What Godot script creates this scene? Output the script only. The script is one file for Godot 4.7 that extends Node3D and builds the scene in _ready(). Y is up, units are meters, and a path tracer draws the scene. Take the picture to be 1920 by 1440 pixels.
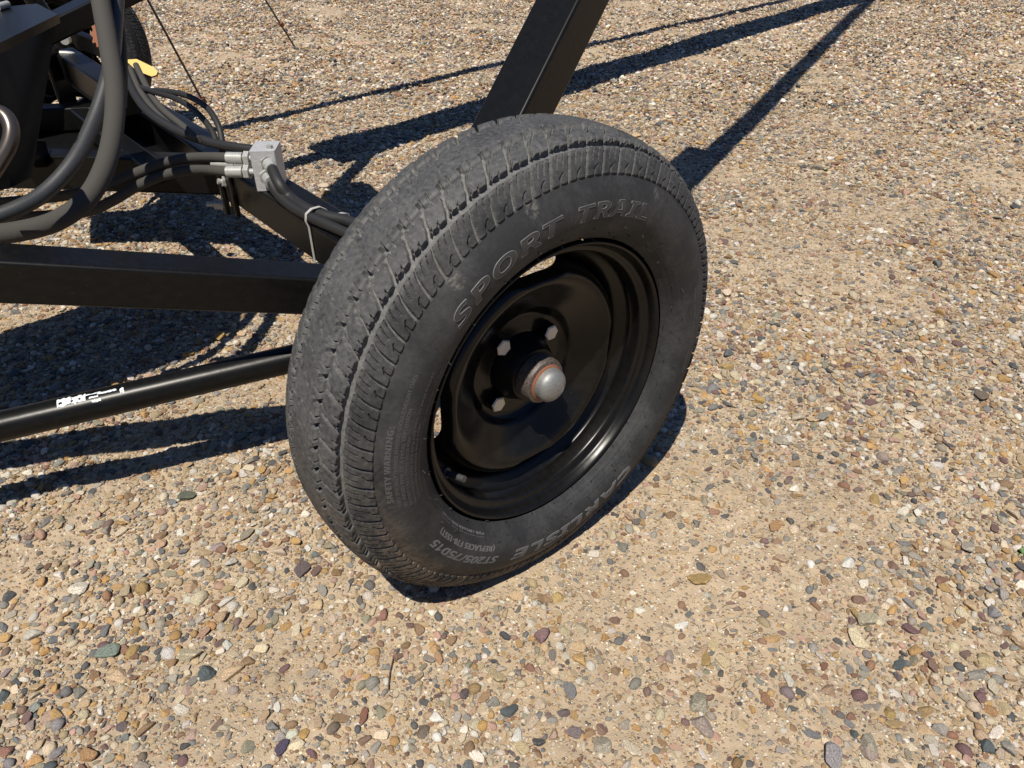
extends Node3D
# A black farm trailer's wheel on gravel, in sun from behind the photographer.
# World: y up, metres. x = 0 is the plane of the near wheel's outer rim flange, the axle runs along x at z = 0.

const EYE := Vector3(0.5707, 0.9068, 0.5625)
const RIGHT := Vector3(0.647505, 0.0, -0.762061)
const UPWARD := Vector3(-0.446996, 0.809905, -0.379801)
const BACK := Vector3(0.617197, 0.586562, 0.524417)
const FOCAL := 1380.0            # in pixels of the 1920 x 1440 photograph
const HUB := 0.32                # height of the axle
const SUN := Vector3(-0.27, -1.0, -0.42)
const TYRE_MID := -0.0665        # x of the tyre's middle plane
const PITCHES := 70

var rng := RandomNumberGenerator.new()
var hills := FastNoiseLite.new()
var bumps := FastNoiseLite.new()
var patches := FastNoiseLite.new()
var grime := FastNoiseLite.new()
var grime_fine := FastNoiseLite.new()
var M := {}
var used := {}
var tyre_profile := PackedVector2Array()   # (distance from the middle plane, radius)

# ---------------------------------------------------------------- shapes
class Shape:
	var p := PackedVector3Array()
	var n := PackedVector3Array()
	var c := PackedColorArray()
	var u := PackedVector2Array()
	var i := PackedInt32Array()
	func vert(at: Vector3, normal: Vector3, uv := Vector2.ZERO, col := Color.WHITE) -> int:
		p.append(at); n.append(normal.normalized()); u.append(uv); c.append(col)
		return p.size() - 1
	func tri(a: int, b: int, d: int) -> void:
		var face := (p[b] - p[a]).cross(p[d] - p[a])
		if face.dot(n[a] + n[b] + n[d]) > 0.0:
			i.append(a); i.append(d); i.append(b)
		else:
			i.append(a); i.append(b); i.append(d)
	func quad(a: int, b: int, d: int, e: int) -> void:
		tri(a, b, d); tri(a, d, e)
	func flat(pts: Array) -> void:
		var normal: Vector3 = (pts[1] - pts[0]).cross(pts[2] - pts[0])
		fan(pts, normal)
	func fan(pts: Array, normal: Vector3) -> void:
		var k: Array = []
		for q in pts:
			k.append(vert(q, normal))
		for j in range(1, pts.size() - 1):
			tri(k[0], k[j], k[j + 1])
	func arrays() -> Array:
		var a := []
		a.resize(Mesh.ARRAY_MAX)
		a[Mesh.ARRAY_VERTEX] = p; a[Mesh.ARRAY_NORMAL] = n; a[Mesh.ARRAY_COLOR] = c; a[Mesh.ARRAY_TEX_UV] = u; a[Mesh.ARRAY_INDEX] = i
		return a
	func into(m: ArrayMesh) -> ArrayMesh:
		if i.size() > 0:
			m.add_surface_from_arrays(Mesh.PRIMITIVE_TRIANGLES, arrays())
		return m
	func mesh() -> ArrayMesh:
		return into(ArrayMesh.new())

func named(called: String) -> String:
	var k: int = used.get(called, 0)
	used[called] = k + 1
	return called if k == 0 else "%s_%03d" % [called, k]

func put(called: String, m: Mesh, mats, parent: Node = self, label := "") -> MeshInstance3D:
	var o := MeshInstance3D.new()
	o.name = called
	o.mesh = m
	var list: Array = mats if mats is Array else [mats]
	for k in m.get_surface_count():
		o.set_surface_override_material(k, list[min(k, list.size() - 1)])
	parent.add_child(o, true)
	if label:
		o.set_meta("label", label)
	return o

func thing(called: String, label: String, category: String, at := Vector3.ZERO, group := "") -> Node3D:
	var o := Node3D.new()
	o.name = named(called)
	add_child(o)
	o.position = at
	o.set_meta("label", label)
	o.set_meta("category", category)
	if group:
		o.set_meta("group", group)
	return o

# A pixel of the photograph gives a direction; the distance comes from what the thing touches.
func ray(x: float, y: float) -> Vector3:
	return RIGHT * ((x - 960.0) / FOCAL) - UPWARD * ((y - 720.0) / FOCAL) - BACK
func at_depth(x: float, y: float, d: float) -> Vector3:
	return EYE + ray(x, y) * d
func at_height(x: float, y: float, h: float) -> Vector3:
	var r := ray(x, y)
	return EYE + r * ((h - EYE.y) / r.y)
func at_z(x: float, y: float, z: float) -> Vector3:
	var r := ray(x, y)
	return EYE + r * ((z - EYE.z) / r.z)
func seen_at(q: Vector3) -> Vector3:
	var v := q - EYE
	var d := -v.dot(BACK)
	return Vector3(960.0 + FOCAL * v.dot(RIGHT) / d, 720.0 - FOCAL * v.dot(UPWARD) / d, d)

func rect_outline(w: float, h: float, r: float) -> Array:
	var out := []
	for k in 4:
		var cx: float = (w / 2 - r) * [1, -1, -1, 1][k]
		var cy: float = (h / 2 - r) * [1, 1, -1, -1][k]
		for j in 4:
			var a := PI / 2 * k + PI / 2 * j / 3.0
			out.append([Vector2(cx + r * cos(a), cy + r * sin(a)), Vector2(cos(a), sin(a))])
	return out
func round_outline(r: float, sides := 20) -> Array:
	var out := []
	for k in sides:
		var a := TAU * k / sides
		out.append([Vector2(cos(a), sin(a)) * r, Vector2(cos(a), sin(a))])
	return out
func hex_outline(af: float) -> Array:
	var out := []
	for k in 6:
		for j in 2:
			var a := TAU * k / 6.0 + (PI / 6) * (1 if j else -1)
			var na := TAU * k / 6.0
			out.append([Vector2(cos(a), sin(a)) * af / 2 / cos(PI / 6), Vector2(cos(na), sin(na))])
	return out

# Sweeps an outline along a path; up fixes the turn of a straight bar, pipes carry their frame along.
func sweep(s: Shape, outline: Array, path: PackedVector3Array, up := Vector3.ZERO, caps := true, cap_shape: Shape = null) -> void:
	var count := outline.size()
	var rows := []
	var tangent := (path[1] - path[0]).normalized()
	var side := (up.cross(tangent) if up != Vector3.ZERO else tangent.cross(Vector3(0.31, 0.9, 0.2))).normalized()
	var along := 0.0
	for k in path.size():
		var t := (path[min(k + 1, path.size() - 1)] - path[max(k - 1, 0)]).normalized()
		side = (side - t * side.dot(t)).normalized()
		var top := t.cross(side)
		if k > 0:
			along += path[k].distance_to(path[k - 1])
		var row := []
		for j in count + 1:
			var o: Array = outline[j % count]
			row.append(s.vert(path[k] + side * o[0].x + top * o[0].y, side * o[1].x + top * o[1].y, Vector2(float(j) / count, along)))
		if k > 0:
			for j in count:
				s.quad(rows[k - 1][j], rows[k - 1][j + 1], row[j + 1], row[j])
		rows.append(row)
	if caps:
		var cs := cap_shape if cap_shape else s
		for e in [0, path.size() - 1]:
			var t := (path[1] - path[0]) if e == 0 else (path[e] - path[e - 1])
			var ring := []
			for j in count:
				ring.append(s.p[rows[e][j]])
			cs.fan(ring, -t if e == 0 else t)

func bar(a: Vector3, b: Vector3, w: float, h: float, up := Vector3.UP, r := 0.006) -> Shape:
	var s := Shape.new()
	sweep(s, rect_outline(w, h, min(r, min(w, h) * 0.45)), PackedVector3Array([a, b]), up)
	return s
func pipe(a: Vector3, b: Vector3, r: float, sides := 24) -> Shape:
	var s := Shape.new()
	sweep(s, round_outline(r, sides), PackedVector3Array([a, b]))
	return s
func smooth_path(pts: Array, per := 10) -> PackedVector3Array:
	var out := PackedVector3Array()
	for k in pts.size() - 1:
		var a: Vector3 = pts[max(k - 1, 0)]
		var b: Vector3 = pts[k]
		var c: Vector3 = pts[k + 1]
		var d: Vector3 = pts[min(k + 2, pts.size() - 1)]
		for j in per:
			out.append(b.cubic_interpolate(c, a, d, float(j) / per))
	out.append(pts[-1])
	return out

# Turns (x, radius) points about the x axis; corners sharper than 35 degrees stay sharp.
func lathe(s: Shape, prof: PackedVector2Array, steps := 96, centre := Vector3.ZERO) -> void:
	var count := prof.size()
	var seg := []
	for k in count - 1:
		var d := (prof[k + 1] - prof[k]).normalized()
		seg.append(Vector2(-d.y, d.x))
	for k in count - 1:
		var ends := []
		for e in 2:
			var own: Vector2 = seg[k]
			var other: Vector2 = seg[clamp(k + (1 if e else -1), 0, count - 2)]
			ends.append((own + other).normalized() if own.dot(other) > 0.82 else own)
		var last := []
		for j in steps + 1:
			var a := TAU * j / steps
			var row := []
			for e in 2:
				var q: Vector2 = prof[k + e]
				var m: Vector2 = ends[e]
				row.append(s.vert(centre + Vector3(q.x, q.y * cos(a), q.y * sin(a)), Vector3(m.x, m.y * cos(a), m.y * sin(a)), Vector2(float(j) / steps, q.x * 10)))
			if j:
				s.quad(last[0], last[1], row[1], row[0])
			last = row

# ---------------------------------------------------------------- materials
func lin(r: float, g: float, b: float) -> Color:
	return Color(r, g, b).linear_to_srgb()

func mat(called: String, col: Color, rough: float, metal := 0.0) -> StandardMaterial3D:
	var m := StandardMaterial3D.new()
	m.resource_name = called
	m.albedo_color = col
	m.roughness = rough
	m.metallic = metal
	M[called] = m
	return m

func picture(size: int, fill: Callable) -> Image:
	var d := PackedByteArray()
	d.resize(size * size * 3)
	for y in size:
		for x in size:
			var c: Color = fill.call(x, y)
			var k := (y * size + x) * 3
			d[k] = int(clamp(c.r, 0, 1) * 255.0)
			d[k + 1] = int(clamp(c.g, 0, 1) * 255.0)
			d[k + 2] = int(clamp(c.b, 0, 1) * 255.0)
	return Image.create_from_data(size, size, false, Image.FORMAT_RGB8, d)

func wrapped_noise(f: FastNoiseLite, x: int, y: int, size: int, reach: float) -> float:
	var a := TAU * x / size
	var b := TAU * y / size
	return f.get_noise_3d(cos(a) * reach + cos(b) * reach * 0.13, sin(a) * reach + sin(b) * reach * 1.31, cos(b) * reach * 1.7)

func triplanar(m: StandardMaterial3D, per_metre: float, in_world := false) -> void:
	m.uv1_triplanar = true
	m.uv1_world_triplanar = in_world
	m.uv1_scale = Vector3.ONE * per_metre
	m.uv1_triplanar_sharpness = 4.0

var stone_colours := [
	[Color(0.74, 0.69, 0.60), 13], [Color(0.64, 0.54, 0.39), 18], [Color(0.52, 0.39, 0.24), 20], [Color(0.50, 0.31, 0.13), 11],
	[Color(0.33, 0.21, 0.12), 10], [Color(0.40, 0.36, 0.30), 13], [Color(0.27, 0.26, 0.24), 8], [Color(0.10, 0.105, 0.11), 7],
	[Color(0.19, 0.20, 0.205), 6], [Color(0.19, 0.12, 0.11), 6], [Color(0.50, 0.32, 0.25), 7], [Color(0.27, 0.15, 0.10), 5],
	[Color(0.29, 0.27, 0.20), 4]]
func stone_colour() -> Color:
	var k := rng.randi_range(0, 127)
	for e in stone_colours:
		k -= e[1]
		if k < 0:
			var c: Color = e[0]
			var f := rng.randf_range(0.8, 1.2)
			return Color(c.r * f * rng.randf_range(0.96, 1.05), c.g * f, c.b * f * rng.randf_range(0.94, 1.04))
	return Color(0.45, 0.34, 0.2)

const SOIL := Color(0.380, 0.300, 0.208)

func make_materials() -> void:
	# soil: packed sandy dirt with grit in it, one tile = 0.5 m
	var size := 1024
	var d := PackedFloat32Array(); d.resize(size * size)
	var cols := PackedColorArray(); cols.resize(size * size)
	var f := FastNoiseLite.new(); f.seed = 5; f.frequency = 1.2; f.fractal_octaves = 5
	var f2 := FastNoiseLite.new(); f2.seed = 8; f2.frequency = 9.0; f2.fractal_octaves = 3
	for y in size:
		for x in size:
			var k := y * size + x
			var a := f.get_noise_2d(x * 0.012, y * 0.012)
			var v := 1.0 + 0.22 * a + rng.randf_range(-0.1, 0.1)
			cols[k] = Color(SOIL.r * v, SOIL.g * v, SOIL.b * v)
			d[k] = 0.35 + 0.3 * a + 0.12 * f2.get_noise_2d(x * 0.02, y * 0.02) + rng.randf_range(-0.03, 0.03)
	for j in 15000:
		var r := 0.8 + 4.2 * pow(rng.randf(), 3.0)
		var cx := rng.randf_range(0, size)
		var cy := rng.randf_range(0, size)
		var c := stone_colour().lerp(SOIL, rng.randf_range(0.05, 0.5))
		var sx := rng.randf_range(0.7, 1.3)
		for oy in range(-int(r * 1.4) - 1, int(r * 1.4) + 2):
			for ox in range(-int(r * 1.4) - 1, int(r * 1.4) + 2):
				var q := Vector2(ox * sx, oy / sx).length() / r
				if q < 1.0:
					var k := posmod(int(cy) + oy, size) * size + posmod(int(cx) + ox, size)
					cols[k] = c
					d[k] = max(d[k], 0.4 + 0.12 * r * sqrt(1.0 - q * q))
	var soil_bytes := PackedByteArray(); soil_bytes.resize(size * size * 3)
	var high_bytes := PackedByteArray(); high_bytes.resize(size * size * 3)
	for k in size * size:
		var c := cols[k].linear_to_srgb()
		soil_bytes[k * 3] = int(clamp(c.r, 0, 1) * 255); soil_bytes[k * 3 + 1] = int(clamp(c.g, 0, 1) * 255); soil_bytes[k * 3 + 2] = int(clamp(c.b, 0, 1) * 255)
		var h := int(clamp(d[k], 0, 1) * 255)
		high_bytes[k * 3] = h; high_bytes[k * 3 + 1] = h; high_bytes[k * 3 + 2] = h
	var soil := mat("soil", Color.WHITE, 0.95)
	soil.albedo_texture = ImageTexture.create_from_image(Image.create_from_data(size, size, false, Image.FORMAT_RGB8, soil_bytes))
	soil.heightmap_enabled = true
	soil.heightmap_texture = ImageTexture.create_from_image(Image.create_from_data(size, size, false, Image.FORMAT_RGB8, high_bytes))
	soil.heightmap_scale = 0.35
	soil.vertex_color_use_as_albedo = true
	triplanar(soil, 2.0, true)
	soil.metallic_specular = 0.2

	# stone: fine speckle that multiplies each stone's own colour
	var speck := picture(256, func(_x, _y):
		var v := 0.82 + rng.randf_range(-0.16, 0.14)
		if rng.randf() < 0.05:
			v = rng.randf_range(0.45, 1.0)
		return Color(v, v, v))
	speck.resize(512, 512, Image.INTERPOLATE_CUBIC)
	var speck_tex := ImageTexture.create_from_image(speck)
	var stone := mat("stone", Color(1, 1, 1), 0.82)
	stone.vertex_color_use_as_albedo = true
	stone.albedo_texture = speck_tex
	triplanar(stone, 0.05)
	stone.metallic_specular = 0.35

	# black enamel with settled dust grains and faint streaks
	var paint_noise := FastNoiseLite.new(); paint_noise.seed = 21; paint_noise.frequency = 0.03; paint_noise.fractal_octaves = 4
	var paint := picture(512, func(x, y):
		var a := paint_noise.get_noise_2d(x, y * 2.0)
		var v: float = 0.064 + 0.02 * a + rng.randf_range(-0.006, 0.006)
		var r := rng.randf()
		if r < 0.0008:
			v = rng.randf_range(0.16, 0.36)
		return Color(v, v, v))
	var peel := picture(256, func(x, y):
		var v: float = 0.5 + 0.35 * paint_noise.get_noise_2d(x * 3.0 + 400, y * 3.0)
		return Color(v, v, v))
	var enamel := mat("black_enamel", Color.WHITE, 0.32)
	enamel.albedo_texture = ImageTexture.create_from_image(paint)
	enamel.heightmap_enabled = true
	enamel.heightmap_texture = ImageTexture.create_from_image(peel)
	enamel.heightmap_scale = 0.02
	enamel.metallic_specular = 0.3
	triplanar(enamel, 2.5)
	var gloss: StandardMaterial3D = enamel.duplicate()
	gloss.resource_name = "rim_enamel"
	gloss.roughness = 0.20
	gloss.metallic_specular = 0.36
	gloss.heightmap_scale = 0.012
	M["rim_enamel"] = gloss
	var satin: StandardMaterial3D = enamel.duplicate()
	satin.resource_name = "rim_satin"
	satin.roughness = 0.29
	satin.metallic_specular = 0.36
	M["rim_satin"] = satin

	# rubber: colours come from the vertices (times 0.3), grain from a texture
	var grain := picture(256, func(_x, _y):
		var v := 0.86 + rng.randf_range(-0.14, 0.14)
		return Color(v, v, v))
	var rubber := mat("rubber", lin(0.3, 0.3, 0.3), 0.68)
	rubber.vertex_color_use_as_albedo = true
	rubber.albedo_texture = ImageTexture.create_from_image(grain)
	triplanar(rubber, 9.0)
	rubber.metallic_specular = 0.4
	var raised := mat("raised_rubber", lin(0.125, 0.126, 0.128), 0.5)
	raised.metallic_specular = 0.45
	var worn := mat("pale_letters", lin(0.085, 0.088, 0.092), 0.55)  # letter faces paler and glossier than the sidewall
	worn.metallic_specular = 0.5
	mat("small_print", lin(0.07, 0.07, 0.07), 0.6)

	# hose: cloth-wrapped rubber, stripes run round the hose
	var weave := picture(256, func(x, y):
		var q: float = fmod(x * 2.0 + y, 8.0) / 8.0
		var w: float = fmod(-x * 2.0 + y + 4096.0, 8.0) / 8.0
		var v: float = 0.72 + 0.2 * absf(q - 0.5) + 0.12 * absf(w - 0.5) + rng.randf_range(-0.06, 0.06)
		return Color(v, v * 0.985, v * 0.95))
	var hose := mat("wrapped_hose", lin(0.072, 0.070, 0.067), 0.9)
	hose.albedo_texture = ImageTexture.create_from_image(weave)
	hose.heightmap_enabled = true
	hose.heightmap_texture = hose.albedo_texture
	hose.heightmap_scale = 0.06
	hose.uv1_scale = Vector3(2, 12, 1)
	var sleek := mat("smooth_hose", lin(0.045, 0.048, 0.052), 0.45)
	sleek.albedo_texture = ImageTexture.create_from_image(grain)
	sleek.uv1_scale = Vector3(1, 2, 1)
	mat("plain_hose", lin(0.012, 0.012, 0.012), 0.6)  # near black: the shade round the loops is put into the colour

	var scratched := picture(256, func(x, y):
		var v: float = 0.8 + 0.14 * paint_noise.get_noise_2d(x * 0.7 + 90.0, y * 6.0) + rng.randf_range(-0.05, 0.05)
		return Color(v, v, v))
	var alu := mat("aluminium", lin(0.72, 0.73, 0.75), 0.5, 0.3)
	alu.albedo_texture = ImageTexture.create_from_image(scratched)
	triplanar(alu, 12.0)
	var zinc: StandardMaterial3D = alu.duplicate()
	zinc.resource_name = "zinc"
	zinc.albedo_color = lin(0.62, 0.63, 0.61)
	zinc.roughness = 0.36
	M["zinc"] = zinc
	var cap := mat("cap_steel", lin(0.40, 0.41, 0.41), 0.56, 0.6)
	cap.albedo_texture = ImageTexture.create_from_image(scratched)
	triplanar(cap, 14.0)
	mat("bare_bolt", lin(0.58, 0.55, 0.48), 0.5, 0.35)
	var rust_noise := picture(256, func(x, y):
		var a := paint_noise.get_noise_2d(x * 2.2, y * 2.2)
		var c := Color(0.38, 0.37, 0.36).lerp(Color(0.29, 0.20, 0.155), clamp(0.15 + a * 1.8, 0.0, 1.0))
		return c * (1.0 + rng.randf_range(-0.07, 0.07)))
	var iron := mat("weathered_iron", Color.WHITE, 0.6, 0.45)
	iron.albedo_texture = ImageTexture.create_from_image(rust_noise)
	triplanar(iron, 16.0)
	mat("rust", lin(0.20, 0.075, 0.035), 0.85)
	mat("tie_plastic", lin(0.36, 0.35, 0.33), 0.5)
	mat("yellow_plastic", lin(0.55, 0.39, 0.08), 0.5)
	mat("rod_steel", lin(0.07, 0.07, 0.066), 0.5, 0.4)
	mat("chipped_white", lin(0.62, 0.66, 0.70), 0.6)
	mat("leaf_green", lin(0.07, 0.14, 0.03), 0.6)
	mat("twig_brown", lin(0.07, 0.05, 0.035), 0.9)
	mat("worn_steel", lin(0.10, 0.085, 0.075), 0.32, 0.7)
	mat("valve_grey", lin(0.04, 0.042, 0.045), 0.6)
	mat("rubber_plain", lin(0.03, 0.03, 0.03), 0.7)

# ---------------------------------------------------------------- ground
func low_spot(x: float, z: float) -> float:
	# flattened ground where the two tyres stand
	var a := smoothstep(0.08, 0.55, Vector2(x + 0.07, z).length())
	var b := smoothstep(0.08, 0.55, Vector2(x + 2.63, z).length())
	return a * b
func ground_at(x: float, z: float) -> float:
	var w := low_spot(x, z)
	return w * (0.016 * hills.get_noise_2d(x, z) + 0.006 * bumps.get_noise_2d(x, z))

# how thickly stones lie: near 0 on packed dirt, near 1 on loose gravel
func cover(x: float, z: float) -> float:
	var v := 0.80 + 1.25 * patches.get_noise_2d(x, z) + 0.35 * bumps.get_noise_2d(x * 0.6 + 40.0, z * 0.6)
	v -= 0.30 * exp(-Vector2(x - 0.12, z - 0.1).length_squared() / 0.10)   # packed dirt in front of the wheel
	v -= 0.35 * exp(-Vector2(x + 0.75, z + 1.7).length_squared() / 0.35)
	v += 0.35 * exp(-Vector2(x + 0.25, z + 0.85).length_squared() / 0.15)  # loose band beside the wheel
	v += 0.35 * smoothstep(0.3, 2.0, -x)
	return clamp(v, 0.28, 1.0)

func make_ground() -> MeshInstance3D:
	var line := func(lo: float, hi: float) -> PackedFloat32Array:
		var out := PackedFloat32Array()
		var far := []
		var step := 0.05
		var q := lo
		while q > -70.0:
			far.append(q)
			q -= step
			step *= 1.35
		far.reverse()
		for e in far:
			out.append(e)
		q = lo + 0.025
		while q < hi:
			out.append(q)
			q += 0.025
		step = 0.05
		while q < 70.0:
			out.append(q)
			q += step
			step *= 1.35
		return out
	var xs: PackedFloat32Array = line.call(-3.6, 1.1)
	var zs: PackedFloat32Array = line.call(-3.6, 1.3)
	var s := Shape.new()
	for a in xs.size():
		for b in zs.size():
			var x := xs[a]
			var z := zs[b]
			var h := ground_at(x, z)
			var e := 0.01
			var nrm := Vector3(h - ground_at(x + e, z), e, h - ground_at(x, z + e))
			var t := 0.93 + 0.12 * patches.get_noise_2d(x * 2.0 + 9.0, z * 2.0)
			s.p.append(Vector3(x, h, z)); s.n.append(nrm.normalized()); s.u.append(Vector2(x, z)); s.c.append(Color(t, t * 0.995, t * 0.985))
	var w := zs.size()
	for a in xs.size() - 1:
		for b in w - 1:
			var k := a * w + b
			s.i.append_array([k, k + w, k + 1, k + 1, k + w, k + w + 1])
	var o := put("ground", s.mesh(), M.soil)
	o.set_meta("kind", "structure")
	o.set_meta("label", "sandy brown gravel yard strewn with small mixed stones")
	return o

# Stones: round ones and split ones, as unit meshes of radius about 1.
func stone_mesh(kind: int, detail: int) -> ArrayMesh:
	var t := (1.0 + sqrt(5.0)) / 2.0
	var v := [Vector3(-1, t, 0), Vector3(1, t, 0), Vector3(-1, -t, 0), Vector3(1, -t, 0), Vector3(0, -1, t), Vector3(0, 1, t), Vector3(0, -1, -t), Vector3(0, 1, -t), Vector3(t, 0, -1), Vector3(t, 0, 1), Vector3(-t, 0, -1), Vector3(-t, 0, 1)]
	var f := [[0, 11, 5], [0, 5, 1], [0, 1, 7], [0, 7, 10], [0, 10, 11], [1, 5, 9], [5, 11, 4], [11, 10, 2], [10, 7, 6], [7, 1, 8], [3, 9, 4], [3, 4, 2], [3, 2, 6], [3, 6, 8], [3, 8, 9], [4, 9, 5], [2, 4, 11], [6, 2, 10], [8, 6, 7], [9, 8, 1]]
	for k in v.size():
		v[k] = v[k].normalized()
	for _d in detail:
		var mid := {}
		var nf := []
		for q in f:
			var m := []
			for e in 3:
				var a: int = min(q[e], q[(e + 1) % 3])
				var b: int = max(q[e], q[(e + 1) % 3])
				var key := a * 10000 + b
				if not mid.has(key):
					v.append((v[a] + v[b]).normalized())
					mid[key] = v.size() - 1
				m.append(mid[key])
			nf.append_array([[q[0], m[0], m[2]], [q[1], m[1], m[0]], [q[2], m[2], m[1]], [m[0], m[1], m[2]]])
		f = nf
	var planes := []
	var cuts := 11 if kind % 5 else 14
	for k in cuts:
		var nn := Vector3(rng.randfn(), rng.randfn(), rng.randfn()).normalized()
		planes.append([nn, rng.randf_range(0.48, 0.80) if kind % 5 else rng.randf_range(0.8, 1.0)])
	var wob := FastNoiseLite.new(); wob.seed = 100 + kind; wob.frequency = 0.7
	var stretch := Vector3(rng.randf_range(0.95, 1.22), rng.randf_range(0.50, 0.80), rng.randf_range(0.78, 1.0))
	for k in v.size():
		var dir: Vector3 = v[k]
		var r := 1.3 if kind % 5 else 1.12
		for q in planes:
			var c: float = dir.dot(q[0])
			if c > 0.05:
				r = min(r, q[1] / c)
		r = lerp(r, 1.0, 0.0 if kind % 5 else 0.5) * (1.0 + (0.05 if kind % 5 else 0.16) * wob.get_noise_3dv(dir * 2.0))
		v[k] = dir * r * stretch * (1.12 if kind % 5 else 1.0)
	var nrm := []
	nrm.resize(v.size()); nrm.fill(Vector3.ZERO)
	for q in f:
		var c: Vector3 = (v[q[1]] - v[q[0]]).cross(v[q[2]] - v[q[0]])
		if c.dot(v[q[0]]) < 0:
			c = -c
		for e in 3:
			nrm[q[e]] += c
	var s := Shape.new()
	# split stones keep their broken faces, water-worn ones are smooth
	var broken := 1.0 if kind % 5 else 0.15
	for q in f:
		var c: Vector3 = (v[q[1]] - v[q[0]]).cross(v[q[2]] - v[q[0]]).normalized()
		if c.dot(v[q[0]]) < 0:
			c = -c
		var ids := []
		for e in 3:
			ids.append(s.vert(v[q[e]], nrm[q[e]].normalized().lerp(c, broken)))
		s.tri(ids[0], ids[1], ids[2])
	return s.mesh()

func lay_stones(ground: Node3D) -> void:
	var kinds := 14
	var fine := []
	var plain := []
	var crude := []
	for k in kinds:
		fine.append(stone_mesh(k, 2))
		plain.append(stone_mesh(k + 20, 1))
	for k in 5:
		crude.append(stone_mesh(k + 50, 0))
	var buffers := []
	for k in kinds * 2:
		buffers.append(PackedFloat32Array())
	var heroes := []
	var foot := Vector2(EYE.x, EYE.z)
	var ahead := Vector2(-BACK.x, -BACK.z).normalized()
	var grid := {}
	# loose stones out to 3.4 m, larger ones first
	var rounds := [[3600, 0.0080, 0.0128, 4.2], [125000, 0.0044, 0.0082, 4.2], [260000, 0.0024, 0.0044, 3.8], [250000, 0.0014, 0.0026, 2.7]]
	for level in rounds.size():
		var spec: Array = rounds[level]
		for _k in spec[0]:
			var away: float = sqrt(rng.randf()) * spec[3]
			var turn := rng.randf_range(-1.25, 1.25) if away < 1.2 else rng.randf_range(-0.98, 0.98)
			var q := foot + ahead.rotated(turn) * away
			if away < 0.3:
				q = foot + Vector2(rng.randf_range(-0.5, 0.5), rng.randf_range(-0.5, 0.5))
			# only ground that the picture, or a step to either side of it, could show
			var spot := seen_at(Vector3(q.x, 0, q.y))
			if spot.z < 0.2 or absf(spot.x - 960.0) > 1650.0 or spot.y > 2050.0:
				continue
			var thick := cover(q.x, q.y)
			if rng.randf() > thick * (1.0 if level < 2 else 0.75) + (0.15 if level == 3 else 0.02):
				continue
			var r: float = lerp(spec[1], spec[2], pow(rng.randf(), 1.8))
			# not inside the tyres' contact patches
			if absf(q.x + 0.067) < 0.085 + r and absf(q.y) < 0.12 + r:
				continue
			if absf(q.x + 2.63) < 0.085 + r and absf(q.y) < 0.12 + r:
				continue
			if level < 3:
				var cell := Vector2i(floori(q.x / 0.02), floori(q.y / 0.02))
				var blocked := false
				for ox in range(-1, 2):
					for oz in range(-1, 2):
						for e in grid.get(cell + Vector2i(ox, oz), []):
							if q.distance_squared_to(Vector2(e.x, e.y)) < pow((r + e.z) * (0.78 if level < 2 else 0.7), 2):
								blocked = true
				if blocked:
					continue
				if grid.has(cell):
					grid[cell].append(Vector3(q.x, q.y, r))
				else:
					grid[cell] = [Vector3(q.x, q.y, r)]
			var sunk: float = lerp(0.22, -0.45, pow(thick, 0.8)) + rng.randf_range(-0.12, 0.12)
			var h := ground_at(q.x, q.y) - sunk * r * 0.5 + (0.1 * r)
			var b := Basis(Vector3.UP, rng.randf_range(0, TAU)) * Basis(Vector3(rng.randfn(), 0, rng.randfn() + 0.001).normalized(), rng.randf_range(-0.35, 0.35) * thick)
			b = b.scaled(Vector3.ONE * r)
			b = b * Basis.from_scale(Vector3(rng.randf_range(0.85, 1.2), rng.randf_range(0.8, 1.15), rng.randf_range(0.85, 1.15)))
			var col := stone_colour().lerp(SOIL, rng.randf_range(0.0, 0.35) * (1.3 - thick))
			var kind := rng.randi_range(0, kinds - 1)
			var place := Transform3D(b, Vector3(q.x, h, q.y))
			if level < 2:
				var px := seen_at(place.origin)
				if px.z > 0.2 and px.x > 0 and px.x < 1920 and px.y > 0 and px.y < 1440:
					heroes.append([r / px.z, place, kind, col])
					continue
			add_copy(buffers[kind + (kinds if level > 1 else 0)], place, col)
	heroes.sort_custom(func(a, b): return a[0] > b[0])
	for k in heroes.size():
		var e: Array = heroes[k]
		if k < 300:
			var o := MeshInstance3D.new()
			o.name = "pebble"
			o.mesh = fine[e[2]]
			var tint := pebble_material(e[3])
			o.set_surface_override_material(0, tint)
			ground.add_child(o, true)
			o.transform = e[1]
		else:
			add_copy(buffers[e[2]], e[1], e[3])
	for k in buffers.size():
		scatter(ground, fine[k] if k < kinds else plain[k - kinds], buffers[k])
	# farther off: handfuls of gravel strewn over each other, each stone a shape of its own
	var sheets := []
	for k in 4:
		sheets.append(gravel_sheet(crude, 420))
	var places := [PackedFloat32Array(), PackedFloat32Array(), PackedFloat32Array(), PackedFloat32Array()]
	for a in range(-64, 24):
		for b in range(-64, 24):
			var c := Vector2(a, b) * 0.25 + Vector2(rng.randf_range(-0.1, 0.1), rng.randf_range(-0.1, 0.1))
			var to := c - foot
			var away := to.length()
			if away < 3.2 or away > 14.0 or absf(ahead.angle_to(to)) > 1.1:
				continue
			var thick := cover(c.x, c.y)
			if rng.randf() > thick * 1.1 * smoothstep(3.1, 4.2, away) + 0.05:
				continue
			var place := Transform3D(Basis(Vector3.UP, rng.randf_range(0, TAU)), Vector3(c.x, ground_at(c.x, c.y), c.y))
			add_copy(places[rng.randi_range(0, 3)], place, Color(1, 1, 1))
	for k in 4:
		scatter(ground, sheets[k], places[k])

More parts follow.
